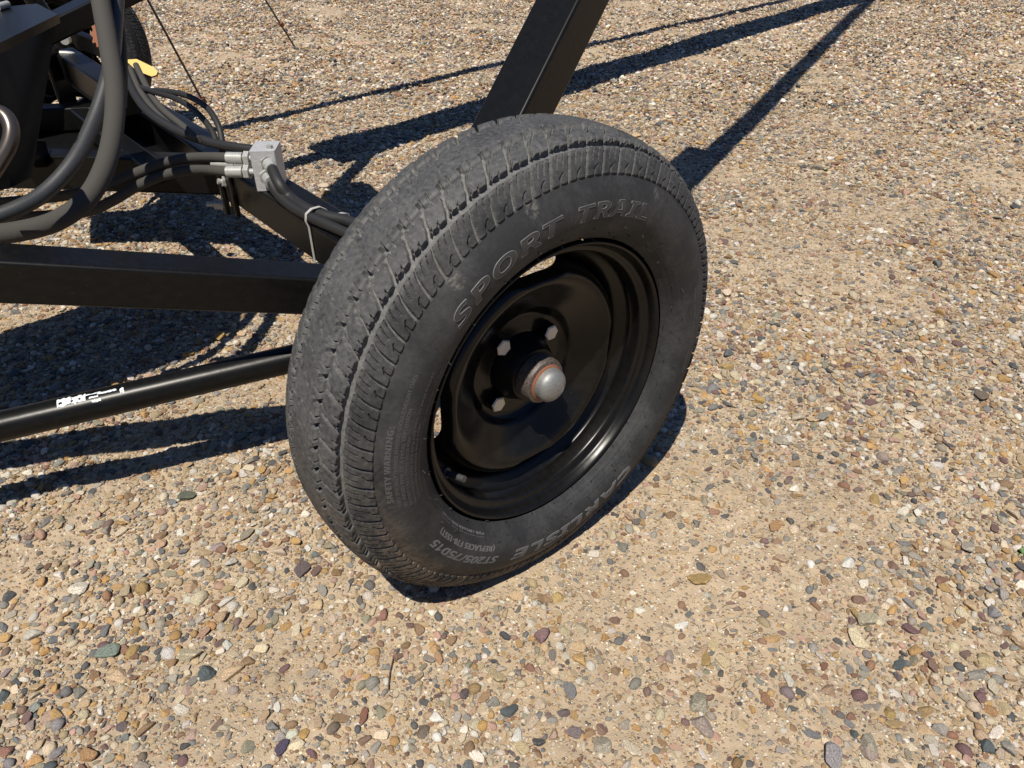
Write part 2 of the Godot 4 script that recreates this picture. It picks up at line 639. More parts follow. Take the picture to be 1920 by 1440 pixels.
var tints := {}
func pebble_material(col: Color) -> StandardMaterial3D:
	var q := Color(snappedf(col.r, 0.05), snappedf(col.g, 0.04), snappedf(col.b, 0.04))
	if not tints.has(q):
		var m: StandardMaterial3D = M.stone.duplicate()
		m.vertex_color_use_as_albedo = false
		m.albedo_color = q.linear_to_srgb()
		tints[q] = m
	return tints[q]

func add_copy(buffer: PackedFloat32Array, t: Transform3D, c: Color) -> void:
	var b := t.basis
	buffer.append_array([b.x.x, b.y.x, b.z.x, t.origin.x, b.x.y, b.y.y, b.z.y, t.origin.y, b.x.z, b.y.z, b.z.z, t.origin.z, c.r, c.g, c.b, 1.0])

func scatter(ground: Node3D, m: Mesh, buffer: PackedFloat32Array) -> void:
	if buffer.is_empty():
		return
	var mm := MultiMesh.new()
	mm.transform_format = MultiMesh.TRANSFORM_3D
	mm.use_colors = true
	mm.mesh = m
	mm.instance_count = buffer.size() / 16
	mm.buffer = buffer
	var o := MultiMeshInstance3D.new()
	o.name = "gravel"
	o.multimesh = mm
	o.material_override = M.stone
	o.set_meta("kind", "stuff")
	ground.add_child(o, true)

func gravel_sheet(shapes: Array, count: int) -> ArrayMesh:
	var s := Shape.new()
	for _k in count:
		var m: ArrayMesh = shapes[rng.randi_range(0, shapes.size() - 1)]
		var a := m.surface_get_arrays(0)
		var pv: PackedVector3Array = a[Mesh.ARRAY_VERTEX]
		var nv: PackedVector3Array = a[Mesh.ARRAY_NORMAL]
		var iv: PackedInt32Array = a[Mesh.ARRAY_INDEX]
		var r := rng.randf_range(0.0045, 0.0085) if rng.randf() < 0.75 else rng.randf_range(0.008, 0.014)
		var t := Transform3D(Basis(Vector3.UP, rng.randf_range(0, TAU)) * Basis(Vector3.RIGHT, rng.randf_range(-0.3, 0.3)), Vector3(rng.randfn() * 0.14, r * rng.randf_range(0.0, 0.35), rng.randfn() * 0.14))
		var col := stone_colour()
		var first := s.p.size()
		for k in pv.size():
			s.p.append(t * (pv[k] * r))
			s.n.append(t.basis * nv[k])
			s.c.append(col)
			s.u.append(Vector2.ZERO)
		for k in iv:
			s.i.append(first + k)
	return s.mesh()

# ---------------------------------------------------------------- wheel
func fill_profile() -> void:
	var half := [Vector2(0, .337), Vector2(.02, .3363), Vector2(.04, .3336), Vector2(.054, .3285), Vector2(.0635, .3218), Vector2(.0705, .3140), Vector2(.0765, .3045), Vector2(.0815, .2935), Vector2(.0880, .2830), Vector2(.0938, .2700), Vector2(.0966, .2570), Vector2(.0955, .2440), Vector2(.0905, .2315), Vector2(.0830, .2215), Vector2(.0748, .2140), Vector2(.0685, .2085)]
	var dense := PackedVector2Array()
	for k in half.size() - 1:
		var a: Vector2 = half[max(k - 1, 0)] if k else Vector2(-.02, .3363)
		var d: Vector2 = half[min(k + 2, half.size() - 1)]
		for j in 20:
			dense.append(half[k].cubic_interpolate(half[k + 1], a, d, j / 20.0))
	dense.append(half[-1])
	# even steps: 1.4 mm in the tread and over the lug tips, wider on the sidewall
	tyre_profile.append(dense[0])
	var run := 0.0
	var want := 0.0010
	for k in range(1, dense.size()):
		var a := dense[k - 1]
		var b := dense[k]
		var l := a.distance_to(b)
		while run + l >= want:
			a = a.lerp(b, (want - run) / l)
			l = a.distance_to(b)
			run = 0.0
			tyre_profile.append(a)
			want = 0.0010 if tyre_profile.size() < 109 else 0.0026
		run += l
	tyre_profile.append(dense[-1])

func side_x(r: float) -> float:
	for k in range(1, tyre_profile.size()):
		if tyre_profile[k].y <= r:
			var a := tyre_profile[k - 1]
			var b := tyre_profile[k]
			return lerp(a.x, b.x, (a.y - r) / max(a.y - b.y, 1e-6))
	return tyre_profile[-1].x

func cut(away: float, half: float, deep: float) -> float:
	return -deep * clamp((half - away) / 0.0006 + 0.5, 0.0, 1.0)

# Height of the tread at pitch position p (0..1) and arc distance a from the middle, one side.
func lap(p: float, q: float) -> float:      # distance along the pitch, in metres, wrapping round
	return absf(fposmod(p - q + 0.5, 1.0) - 0.5) * 0.03025
func tread(p: float, a: float) -> float:
	var h := 0.0
	# long grooves: the outer one wavers, the inner one has toothed edges
	h = min(h, cut(absf(a - 0.0640 - 0.0006 * (absf(fposmod(p + 0.2, 1.0) - 0.5) * 4.0 - 1.0)), 0.0042, 0.0095))
	var tooth := 0.0032 if lap(p, 0.80) < 0.0034 else 0.0
	h = min(h, cut(absf(a - 0.0300 + tooth), 0.0042 + tooth, 0.0095))
	if a < 0.0265:
		# middle rib: short slits from its edges
		if a > 0.0150:
			h = min(h, cut(lap(p, 0.12 + a * 12.0), 0.0012, 0.0070))
			h = min(h, cut(lap(p, 0.46 + a * 12.0), 0.0012, 0.0070))
		elif a < 0.0075:
			h = min(h, cut(lap(p, 0.3 + a * 20.0), 0.0008, 0.0040))
	elif a > 0.0335 and a < 0.0605:
		var t := (a - 0.0335) / 0.0270
		var bend: float = 0.62 * t / 0.36 * 0.36 if t < 0.36 else 0.22 + 0.10 * (t - 0.36) / 0.28 if t < 0.64 else 0.32 + 0.70 * (t - 0.64)
		h = min(h, cut(lap(p, bend), 0.0024 + 0.0004 * t, 0.0090))
		# oblique slit from the bend to the next block edge, and short nicks
		if t < 0.52:
			h = min(h, cut(lap(p, 0.25 - 1.05 * (0.52 - t) / 0.52 * 0.55), 0.0012, 0.0070))
		if t > 0.78:
			h = min(h, cut(lap(p, 0.62 + 0.4 * t), 0.0012, 0.0070))
			h = min(h, cut(lap(p, 0.95 + 0.4 * t), 0.0012, 0.0070))
		if t < 0.2:
			h = min(h, cut(lap(p, 0.45 + 0.4 * t), 0.0009, 0.0050))
	elif a > 0.0675:
		var t := (a - 0.0675) / 0.0330
		var bend: float = 0.22 * t / 0.28 if t < 0.28 else 0.22 + 0.16 * (t - 0.28) / 0.30 if t < 0.58 else 0.38 + 0.40 * (t - 0.58)
		if t < 1.03:
			h = min(h, cut(lap(p, 0.72 + bend), 0.0016 + 0.0009 * clamp(t * 1.4, 0.0, 1.0), lerp(0.0085, 0.0046, clamp(t, 0.0, 1.0))))
		# fine curved slits in the block
		if t > 0.05 and t < 0.50:
			h = min(h, cut(lap(p, 0.72 + bend + 0.34), 0.0009, 0.0045))
			h = min(h, cut(lap(p, 0.72 + bend + 0.66), 0.0009, 0.0045))
		# hooked notch between two main grooves
		if t > 0.66 and t < 1.03:
			h = min(h, cut(lap(p, 0.72 + bend + 0.50 - 0.16 * clamp((0.78 - t) / 0.12, 0.0, 1.0)), 0.0017, 0.0034))
		# lug ends stand proud of the sidewall and are rounded off
		var finger := fposmod((p - 0.72 - bend) * 2.0, 1.0)
		var tip := 1.0 - 0.09 * pow(absf(finger - 0.5) * 2.0, 4.0)
		h = min(h, cut((tip - t) * 0.033, 0.0, 0.0030))
	return h

func tyre_mesh() -> ArrayMesh:
	var per := 36
	var around := PITCHES * per
	var half := tyre_profile.size()
	var rows := half * 2 - 1
	# one pitch of tread, evaluated once
	var relief := PackedFloat32Array()
	relief.resize(per * rows)
	var arc := PackedFloat32Array(); arc.resize(half)
	for k in range(1, half):
		arc[k] = arc[k - 1] + tyre_profile[k].distance_to(tyre_profile[k - 1])
	var rings := [0.2175, 0.2225, 0.2265]
	for j in per:
		for k in rows:
			var m := absi(k - half + 1)
			var p := float(j) / per
			var h := 0.0
			if arc[m] < 0.108:
				# averaged over the cell, so that slanting edges stay smooth
				for e in 16:
					var pp := p + (float(e % 4) / 4.0 - 0.375) / per
					h += tread(pp if k >= half - 1 else fposmod(0.5 - pp, 1.0), absf(arc[m] + (float(e / 4) / 4.0 - 0.375) * 0.0010)) / 16.0
			else:
				h = -0.0030
				for e in rings:
					h += 0.0008 * clamp(1.0 - absf(tyre_profile[m].y - e) / 0.0014, 0.0, 1.0)
			relief[j * rows + k] = h
	# profile normals
	var nx := PackedFloat32Array(); nx.resize(half)
	var nr := PackedFloat32Array(); nr.resize(half)
	for k in half:
		var d := (tyre_profile[min(k + 1, half - 1)] - tyre_profile[max(k - 1, 0)]).normalized()
		if k == 0:
			d = Vector2(1, 0)
		nx[k] = -d.y
		nr[k] = d.x
	var scuffs := [[deg_to_rad(36.5), 0.284, 0.010], [deg_to_rad(13.0), 0.286, 0.010], [TAU - deg_to_rad(30.0), 0.281, 0.007]]
	var pos := PackedVector3Array(); pos.resize((around + 1) * rows)
	var col := PackedColorArray(); col.resize((around + 1) * rows)
	var uv := PackedVector2Array(); uv.resize((around + 1) * rows)
	for j in around + 1:
		var jj := j % around
		var a := TAU * jj / around
		var ca := cos(a)
		var sa := sin(a)
		for k in rows:
			var m := absi(k - half + 1)
			var side := 1.0 if k >= half - 1 else -1.0
			var h := relief[(jj % per) * rows + k]
			var r := tyre_profile[m].y + nr[m] * h
			var x := TYRE_MID + side * (tyre_profile[m].x + nx[m] * h)
			# y up = cos, the front of the tyre (towards +z) = sin
			var y := r * ca
			var lowest := -HUB + 0.001
			if y < lowest + 0.045:
				var press: float = clamp((lowest + 0.045 - y) / 0.06, 0.0, 1.0)
				x = TYRE_MID + (x - TYRE_MID) * (1.0 + 0.075 * press * press)
			y = max(y, lowest)
			var q := Vector3(x, y, r * sa)
			var id := j * rows + k
			pos[id] = q
			uv[id] = Vector2(float(j) / around, float(k) / rows)
			# what lies on the rubber: pale road dust on the tread, soil at the lower front
			var n1 := grime.get_noise_3dv(q * 1.0)
			var n2 := grime_fine.get_noise_3dv(q)
			var on_tread := 1.0 if arc[m] < 0.072 else 0.45 if arc[m] < 0.1 else 0.0
			var dust: float = clamp((0.30 + 0.16 * n1 + 0.55 * n2 * absf(n2) + 0.10 * n2) * on_tread + (0.06 + 0.20 * n1 + 0.10 * n2) * (1.0 - on_tread), 0.0, 0.9)
			# pale powder packed into the grooves, as the photograph shows
			if h < -0.0042 and arc[m] < 0.1:
				dust = clamp(0.78 + 0.4 * n2, 0.3, 1.0)
			var c := Color(0.027, 0.0285, 0.031).lerp(Color(0.190, 0.190, 0.188), dust)
			for e in scuffs:
				var far_off := Vector2((a - e[0]) * 0.28, r - e[1]).length()
				if far_off < e[2] and k > half:
					var streak: float = clamp(0.5 + 3.0 * grime_fine.get_noise_3d(q.y * 3.0 + q.z * 2.0, (q.z - q.y) * 0.4, 7.0), 0.0, 1.0)
					c = c.lerp(Color(0.17, 0.165, 0.15), streak * 0.75 * (1.0 if far_off < e[2] * 0.7 else 0.5))
			var low: float = smoothstep(0.10, -0.30, y) * smoothstep(-0.30, 0.02, r * sa) * smoothstep(0.26, 0.30, r)
			var soil: float = clamp((n1 * 1.2 + n2 * 1.4 + 0.5) * low, 0.0, 0.8)
			c = c.lerp(Color(0.19, 0.145, 0.095), soil)
			col[id] = Color(c.r / 0.3, c.g / 0.3, c.b / 0.3)
	var nrm := PackedVector3Array(); nrm.resize(pos.size())
	var level := PackedByteArray()
	level.resize(per * rows)
	for jj in per:
		for k in range(1, rows - 1):
			var h := relief[jj * rows + k]
			var rise: float = max(max(absf(relief[((jj + 1) % per) * rows + k] - h), absf(relief[((jj + per - 1) % per) * rows + k] - h)), max(absf(relief[jj * rows + k + 1] - h), absf(relief[jj * rows + k - 1] - h)))
			level[jj * rows + k] = 1 if arc[absi(k - half + 1)] < 0.1 and (h > -0.0007 or rise < 0.0007) else 0
	var probe := half - 1
	var turned: bool = (pos[rows + probe] - pos[(around - 1) * rows + probe]).cross(pos[probe + 1] - pos[probe - 1]).y < 0.0
	for j in around + 1:
		var ja := (j + 1) % around
		var jb := (j - 1 + around) % around
		var ca := cos(TAU * (j % around) / around)
		var sa := sin(TAU * (j % around) / around)
		for k in rows:
			var du := pos[ja * rows + k] - pos[jb * rows + k]
			var dv := pos[j * rows + min(k + 1, rows - 1)] - pos[j * rows + max(k - 1, 0)]
			var n := du.cross(dv)
			if turned:
				n = -n
			n = n.normalized()
			# tops of the ribs and groove floors keep the tyre's own curve, only walls turn away
			var m := absi(k - half + 1)
			if level[(j % per) * rows + k] and pos[j * rows + k].y > -HUB + 0.01:
				n = Vector3((1.0 if k >= half - 1 else -1.0) * nx[m], nr[m] * ca, nr[m] * sa)
			nrm[j * rows + k] = n
	var idx := PackedInt32Array()
	idx.resize(around * (rows - 1) * 6)
	var at := 0
	for j in around:
		for k in rows - 1:
			var a := j * rows + k
			var b := a + rows
			var face := (pos[b] - pos[a]).cross(pos[a + 1] - pos[a])
			if face.dot(nrm[a] + nrm[b] + nrm[a + 1]) > 0.0:
				idx[at] = a; idx[at + 1] = a + 1; idx[at + 2] = b; idx[at + 3] = a + 1; idx[at + 4] = b + 1; idx[at + 5] = b
			else:
				idx[at] = a; idx[at + 1] = b; idx[at + 2] = a + 1; idx[at + 3] = a + 1; idx[at + 4] = b; idx[at + 5] = b + 1
			at += 6
	var arr := []
	arr.resize(Mesh.ARRAY_MAX)
	arr[Mesh.ARRAY_VERTEX] = pos; arr[Mesh.ARRAY_NORMAL] = nrm; arr[Mesh.ARRAY_COLOR] = col; arr[Mesh.ARRAY_TEX_UV] = uv; arr[Mesh.ARRAY_INDEX] = idx
	var mesh := ArrayMesh.new()
	mesh.add_surface_from_arrays(Mesh.PRIMITIVE_TRIANGLES, arr)
	# moulding hairs round the bead
	var s := Shape.new()
	for k in 90:
		var a := TAU * k / 90.0 + rng.randf_range(-0.03, 0.03)
		var r: float = [0.2105, 0.2205, 0.231][k % 3] + rng.randf_range(-0.002, 0.002)
		var b := on_side(r, a, -0.0030, 1.0)
		var e := on_side(r + rng.randf_range(-0.002, 0.002), a + rng.randf_range(-0.012, 0.012), rng.randf_range(0.000, 0.0025), 1.0)
		sweep(s, round_outline(0.0006, 5), PackedVector3Array([b, e]))
	for k in s.c.size():
		s.c[k] = Color(0.12, 0.12, 0.12)
	s.into(mesh)
	return mesh

# A point on the sidewall; angle runs clockwise from the top as seen from the outside.
func on_side(r: float, angle: float, lift: float, side: float) -> Vector3:
	var dx := (side_x(r + 0.001) - side_x(r - 0.001)) / 0.002
	var nn := Vector2(1.0, -dx).normalized()
	var rr := r + nn.y * lift
	var y := rr * cos(angle)
	var x := side_x(r) + nn.x * lift
	var press: float = clamp((-HUB + 0.046 - y) / 0.06, 0.0, 1.0)
	x *= 1.0 + 0.075 * press * press
	return Vector3(TYRE_MID + side * x, max(y, -HUB + 0.001), -side * rr * sin(angle))
func side_normal(r: float, angle: float, side: float) -> Vector3:
	var dx := (side_x(r + 0.001) - side_x(r - 0.001)) / 0.002
	var nn := Vector2(1.0, -dx).normalized()
	return Vector3(side * nn.x, nn.y * cos(angle), -side * nn.y * sin(angle))

# Moulded letters: raised faces bent to the sidewall, with a ridge along every outline.
func moulded(words: String, r: float, from_deg: float, to_deg: float, tall: float, slant: float, ridge: float, side := 1.0, bold := true) -> ArrayMesh:
	var font := SystemFont.new()
	font.font_names = PackedStringArray(["Droid Sans"])
	if bold:
		font.font_weight = 700
	var tm := TextMesh.new()
	tm.font = font
	tm.text = words
	tm.font_size = 64
	tm.pixel_size = 0.01
	tm.depth = 0.0
	tm.curve_step = 6.0
	var a := tm.get_mesh_arrays()
	var v: PackedVector3Array = a[Mesh.ARRAY_VERTEX]
	var nv: PackedVector3Array = a[Mesh.ARRAY_NORMAL]
	var iv: PackedInt32Array = a[Mesh.ARRAY_INDEX]
	var lo := Vector2(1e9, 1e9)
	var hi := Vector2(-1e9, -1e9)
	for q in v:
		lo = lo.min(Vector2(q.x, q.y))
		hi = hi.max(Vector2(q.x, q.y))
	var span := deg_to_rad(to_deg - from_deg)
	var flat := PackedVector2Array()       # (angle, radius)
	for q in v:
		var y := (q.y - lo.y) / (hi.y - lo.y)
		flat.append(Vector2(deg_to_rad(from_deg) + span * (q.x - lo.x) / (hi.x - lo.x) + slant * y * tall / r, r + (y - 0.5) * tall))
	var s := Shape.new()
	var face := Shape.new()
	var sub := func(own: Callable, p0: Vector2, p1: Vector2, p2: Vector2, depth: int) -> void:
		var w := Vector2(r, 1.0)
		var longest: float = max(((p0 - p1) * w).length(), max(((p1 - p2) * w).length(), ((p2 - p0) * w).length()))
		if depth < 5 and longest > 0.004:
			var m0 := (p0 + p1) / 2
			var m1 := (p1 + p2) / 2
			var m2 := (p2 + p0) / 2
			own.call(own, p0, m0, m2, depth + 1); own.call(own, p1, m1, m0, depth + 1); own.call(own, p2, m2, m1, depth + 1); own.call(own, m0, m1, m2, depth + 1)
			return
		var k := []
		for q in [p0, p1, p2]:
			k.append(face.vert(on_side(q.y, q.x, -0.0030 + ridge * 0.8, side), side_normal(q.y, q.x, side)))
		face.tri(k[0], k[1], k[2])
	var edges := {}
	var key := func(q: Vector2) -> Vector2i:
		return Vector2i(roundi(q.x * 40000.0), roundi(q.y * 40000.0))
	for t in range(0, iv.size(), 3):
		if nv[iv[t]].z < 0.5:
			continue
		var q := [flat[iv[t]], flat[iv[t + 1]], flat[iv[t + 2]]]
		sub.call(sub, q[0], q[1], q[2], 0)
		for e in 3:
			var ka: Vector2i = key.call(q[e])
			var kb: Vector2i = key.call(q[(e + 1) % 3])
			if ka == kb:
				continue
			var back := [kb, ka]
			if edges.has(back):
				edges.erase(back)
			else:
				edges[[ka, kb]] = [q[e], q[(e + 1) % 3]]
	var half := ridge * 0.9
	for e in edges.values():
		var p0: Vector2 = e[0]
		var p1: Vector2 = e[1]
		var t: Vector2 = ((p1 - p0) * Vector2(r, 1)).normalized()
		var n := Vector2(-t.y, t.x)
		var rows := []
		for q in [p0 - t * half * 0.3 * Vector2(1.0 / r, 1), p1 + t * half * 0.3 * Vector2(1.0 / r, 1)]:
			var nn := side_normal(q.y, q.x, side)
			var o: Vector2 = n * half * Vector2(1.0 / r, 1)
			var foot_a := on_side(q.y + o.y, q.x + o.x, -0.0034, side)
			var foot_b := on_side(q.y - o.y, q.x - o.x, -0.0034, side)
			var top := on_side(q.y, q.x, -0.0030 + ridge * 1.25, side)
			var away := (foot_a - foot_b).normalized()
			rows.append([s.vert(foot_a, away + nn * 0.35), s.vert(top, nn), s.vert(foot_b, -away + nn * 0.35)])
		s.quad(rows[0][0], rows[0][1], rows[1][1], rows[1][0])
		s.quad(rows[0][1], rows[0][2], rows[1][2], rows[1][1])
	return face.into(s.mesh())

func disc_mesh() -> ArrayMesh:
	var pr := [Vector2(.018, -.072), Vector2(.036, -.072), Vector2(.046, -.0755), Vector2(.055, -.078), Vector2(.072, -.078), Vector2(.080, -.0775), Vector2(.0865, -.072), Vector2(.0905, -.0655), Vector2(.097, -.0615), Vector2(.108, -.055), Vector2(.122, -.0465), Vector2(.134, -.0395), Vector2(.143, -.0362), Vector2(.150, -.0375), Vector2(.156, -.043), Vector2(.161, -.052), Vector2(.165, -.064), Vector2(.1675, -.078)]
	var curve := PackedVector2Array()
	for k in pr.size() - 1:
		for j in 3:
			curve.append(pr[k].cubic_interpolate(pr[k + 1], pr[max(k - 1, 0)], pr[min(k + 2, pr.size() - 1)], j / 3.0))
	curve.append(pr[-1])
	var look := func(r: float) -> float:
		for k in range(1, curve.size()):
			if curve[k].x >= r:
				return lerp(curve[k - 1].y, curve[k].y, clamp((r - curve[k - 1].x) / max(curve[k].x - curve[k - 1].x, 1e-6), 0, 1))
		return curve[-1].y
	var s := Shape.new()
	var steps := 240
	var rings := 60
	var front := []
	var rear := []
	for j in steps + 1:
		var a := TAU * j / steps
		# four rounded lobes reach the rim, four shallow windows between them
		var lobe := smoothstep(-1.0, -0.05, -cos(4.0 * (a - deg_to_rad(2.0))))
		var edge: float = lerp(0.1525, 0.1675, lobe)
		var f := []
		var b := []
		for k in rings + 1:
			var r: float = lerp(0.018, edge, float(k) / rings)
			var x: float = look.call(r)
			# window edges are rolled inwards
			x -= (1.0 - lobe) * 0.010 * smoothstep(edge - 0.012, edge, r)
			f.append(Vector3(x, r * cos(a), -r * sin(a)))
			b.append(Vector3(x - 0.004, r * cos(a), -r * sin(a)))
		front.append(f)
		rear.append(b)
	for layer in [front, rear]:
		var sign := 1.0 if layer == front else -1.0
		var ids := []
		for j in steps + 1:
			var row := []
			for k in rings + 1:
				var ja: int = (j + 1) % steps
				var jb: int = (j - 1 + steps) % steps
				var du: Vector3 = layer[ja][k] - layer[jb][k]
				var dv: Vector3 = layer[j][min(k + 1, rings)] - layer[j][max(k - 1, 0)]
				var n := du.cross(dv)
				if n.x * sign < 0:
					n = -n
				row.append(s.vert(layer[j][k], n))
			ids.append(row)
		for j in steps:
			for k in rings:
				s.quad(ids[j][k], ids[j + 1][k], ids[j + 1][k + 1], ids[j][k + 1])
	for j in steps:
		var o := Vector3(0, front[j][rings].y, front[j][rings].z)
		var k0 := s.vert(front[j][rings], o); var k1 := s.vert(front[j + 1][rings], o)
		var k2 := s.vert(rear[j + 1][rings], o); var k3 := s.vert(rear[j][rings], o)
		s.quad(k0, k1, k2, k3)
	return s.mesh()

func rim_mesh() -> ArrayMesh:
	var s := Shape.new()
	var pr := [Vector2(-.006, .2062), Vector2(-.002, .2072), Vector2(.0012, .2064), Vector2(.0022, .2045), Vector2(.0010, .2026), Vector2(-.0020, .2008), Vector2(-.0065, .1990), Vector2(-.0115, .1975), Vector2(-.0145, .1945), Vector2(-.0155, .1905), Vector2(-.0185, .1872), Vector2(-.024, .1860), Vector2(-.036, .1850), Vector2(-.0405, .1865), Vector2(-.0445, .1850), Vector2(-.049, .1800), Vector2(-.054, .1735), Vector2(-.060, .1695), Vector2(-.068, .1680), Vector2(-.098, .1680), Vector2(-.105, .1715), Vector2(-.112, .1800), Vector2(-.117, .1850), Vector2(-.123, .1920), Vector2(-.128, .1985), Vector2(-.134, .2010), Vector2(-.1345, .2062), Vector2(-.127, .2055)]
	var dense := PackedVector2Array()
	for k in pr.size() - 1:
		for j in 3:
			dense.append(pr[k].cubic_interpolate(pr[k + 1], pr[max(k - 1, 0)], pr[min(k + 2, pr.size() - 1)], j / 3.0))
	dense.append(pr[-1])
	lathe(s, dense, 192)
	# outer skin under the tyre
	lathe(s, PackedVector2Array([Vector2(-.127, .2055), Vector2(-.121, .1955), Vector2(-.112, .1905), Vector2(-.098, .1725), Vector2(-.066, .1725), Vector2(-.050, .1855), Vector2(-.044, .1905), Vector2(-.018, .1915), Vector2(-.012, .2005), Vector2(-.006, .2062)]), 96)
	return s.mesh()

func hex_bolt(axis_from: Vector3, dir: Vector3, af: float, tall: float, turn := 0.0) -> ArrayMesh:
	# painted flanks and a bare, chamfered end face
	var flank := Shape.new()
	var face := Shape.new()
	var d := dir.normalized()
	var u := d.cross(Vector3(0.2, 1, 0.1)).normalized().rotated(d, turn)
	sweep(flank, hex_outline(af), PackedVector3Array([axis_from, axis_from + d * tall * 0.88]), d.cross(u) , false)
	sweep(flank, round_outline(af * 0.62, 24), PackedVector3Array([axis_from - d * 0.001, axis_from + d * 0.003]))
	var ring := []
	var top := []
	var w := d.cross(d.cross(u)).normalized()
	var base: Array = hex_outline(af)
	var side := (d.cross(u)).cross(d).normalized()
	var up2 := d.cross(side)
	for o in base:
		ring.append(axis_from + d * tall * 0.88 + side * o[0].x + up2 * o[0].y)
		top.append(axis_from + d * tall + (side * o[0].x + up2 * o[0].y) * 0.86)
	for k in ring.size():
		var kk := (k + 1) % ring.size()
		face.flat([ring[k], ring[kk], top[kk], top[k]])
	face.fan(top, d)
	for k in face.n.size():
		if face.n[k].dot(d) < 0:
			face.n[k] = -face.n[k]
	var m := ArrayMesh.new()
	flank.into(m)
	face.into(m)
	return m

func build_wheel(trailer: Node3D, at: Vector3, outward: float, tyre: ArrayMesh, label: String) -> Node3D:
	var w := Node3D.new()
	w.name = "wheel"
	trailer.add_child(w, true)
	w.position = at
	if outward < 0:
		w.rotation.y = PI
	w.set_meta("label", label)
	put("tyre", tyre, [M.rubber, M.rubber], w)
	put("rim", rim_mesh(), M.rim_satin, w)
	put("wheel_disc", disc_mesh(), M.rim_enamel, w)
	var s := Shape.new()
	lathe(s, PackedVector2Array([Vector2(-.0765, .0510), Vector2(-.070, .0505), Vector2(-.064, .0485), Vector2(-.055, .0440), Vector2(-.047, .0405), Vector2(-.0440, .0385), Vector2(-.0425, .0330), Vector2(-.0425, .0010)]), 64)
	put("hub", s.mesh(), M.black_enamel, w)
	s = Shape.new()
	lathe(s, PackedVector2Array([Vector2(-.052, .0345), Vector2(-.0240, .0335), Vector2(-.0205, .0318), Vector2(-.0190, .0270), Vector2(-.0190, .001)]), 64)
	put("hub_collar", s.mesh(), M.weathered_iron, w, "grey machined collar with rust stains")
	s = Shape.new()
	lathe(s, PackedVector2Array([Vector2(-.0195, .0272), Vector2(-.0178, .0272), Vector2(-.0165, .0258), Vector2(-.0160, .0240), Vector2(-.0152, .010)]), 64)
	put("rust_ring", s.mesh(), M.rust, w, "rusty orange ring round the cap")
	s = Shape.new()
	var dome := PackedVector2Array([Vector2(-.0165, .0245), Vector2(-.0120, .0242)])
	for k in 13:
		var a := PI / 2 * k / 12.0
		dome.append(Vector2(-.0100 + .0145 * sin(a), .0008 + .0232 * cos(a)))
	lathe(s, dome, 64)
	put("dust_cap", s.mesh(), M.cap_steel, w, "dull silver domed dust cap")
	# stamped emblem on the cap: a small arrowhead with a zigzag in it
	s = Shape.new()
	for line in [[[-.0125, .0035], [-.0010, .0125], [-.0098, .0135], [-.0125, .0035]], [[-.0100, .0065], [-.0075, .0072], [-.0088, .0095], [-.0055, .0092], [-.0072, .0118], [-.0040, .0112]]]:
		var pts := PackedVector3Array()
		for k in line.size() - 1:
			for j in 5:
				var q := Vector2(line[k][0], line[k][1]).lerp(Vector2(line[k + 1][0], line[k + 1][1]), j / 4.0)
				var rr := q.length()
				pts.append(Vector3(-.0100 + .0145 * sqrt(max(0.0, 1.0 - pow(max(rr - .0008, 0.0) / .0232, 2.0))), q.x, -q.y))
		sweep(s, round_outline(0.00045, 6), pts)
	put("cap_emblem", s.mesh(), M.cap_steel, w)
	for k in 4:
		var a := deg_to_rad(-37.0 + 89.0 * k)
		var q := Vector3(-.0785, .0625 * cos(a), -.0625 * sin(a))
		put("lug_bolt", hex_bolt(q, Vector3(1, 0, 0), 0.0215, 0.0165, 0.4 * k), [M.black_enamel, M.bare_bolt], w)
	# valve stem
	var va := deg_to_rad(-118.0)
	var radial := Vector3(0, cos(va), -sin(va))
	var v0 := radial * 0.1815 + Vector3(-.041, 0, 0)
	var vd := (Vector3(0.92, 0, 0) - radial * 0.28 + Vector3(0, 0.02, 0)).normalized()
	s = Shape.new()
	sweep(s, round_outline(0.0078, 16), PackedVector3Array([v0 - vd * 0.004, v0 + vd * 0.004]))
	sweep(s, round_outline(0.0040, 16), PackedVector3Array([v0, v0 + vd * 0.012]))
	sweep(s, round_outline(0.0047, 16), PackedVector3Array([v0 + vd * 0.011, v0 + vd * 0.0225]))
	sweep(s, round_outline(0.0050, 16), PackedVector3Array([v0 + vd * 0.0225, v0 + vd * 0.0238]))
	sweep(s, round_outline(0.0047, 16), PackedVector3Array([v0 + vd * 0.0238, v0 + vd * 0.0315, v0 + vd * 0.0335]))
	put("valve_stem", s.mesh(), M.valve_grey, w)
	return w

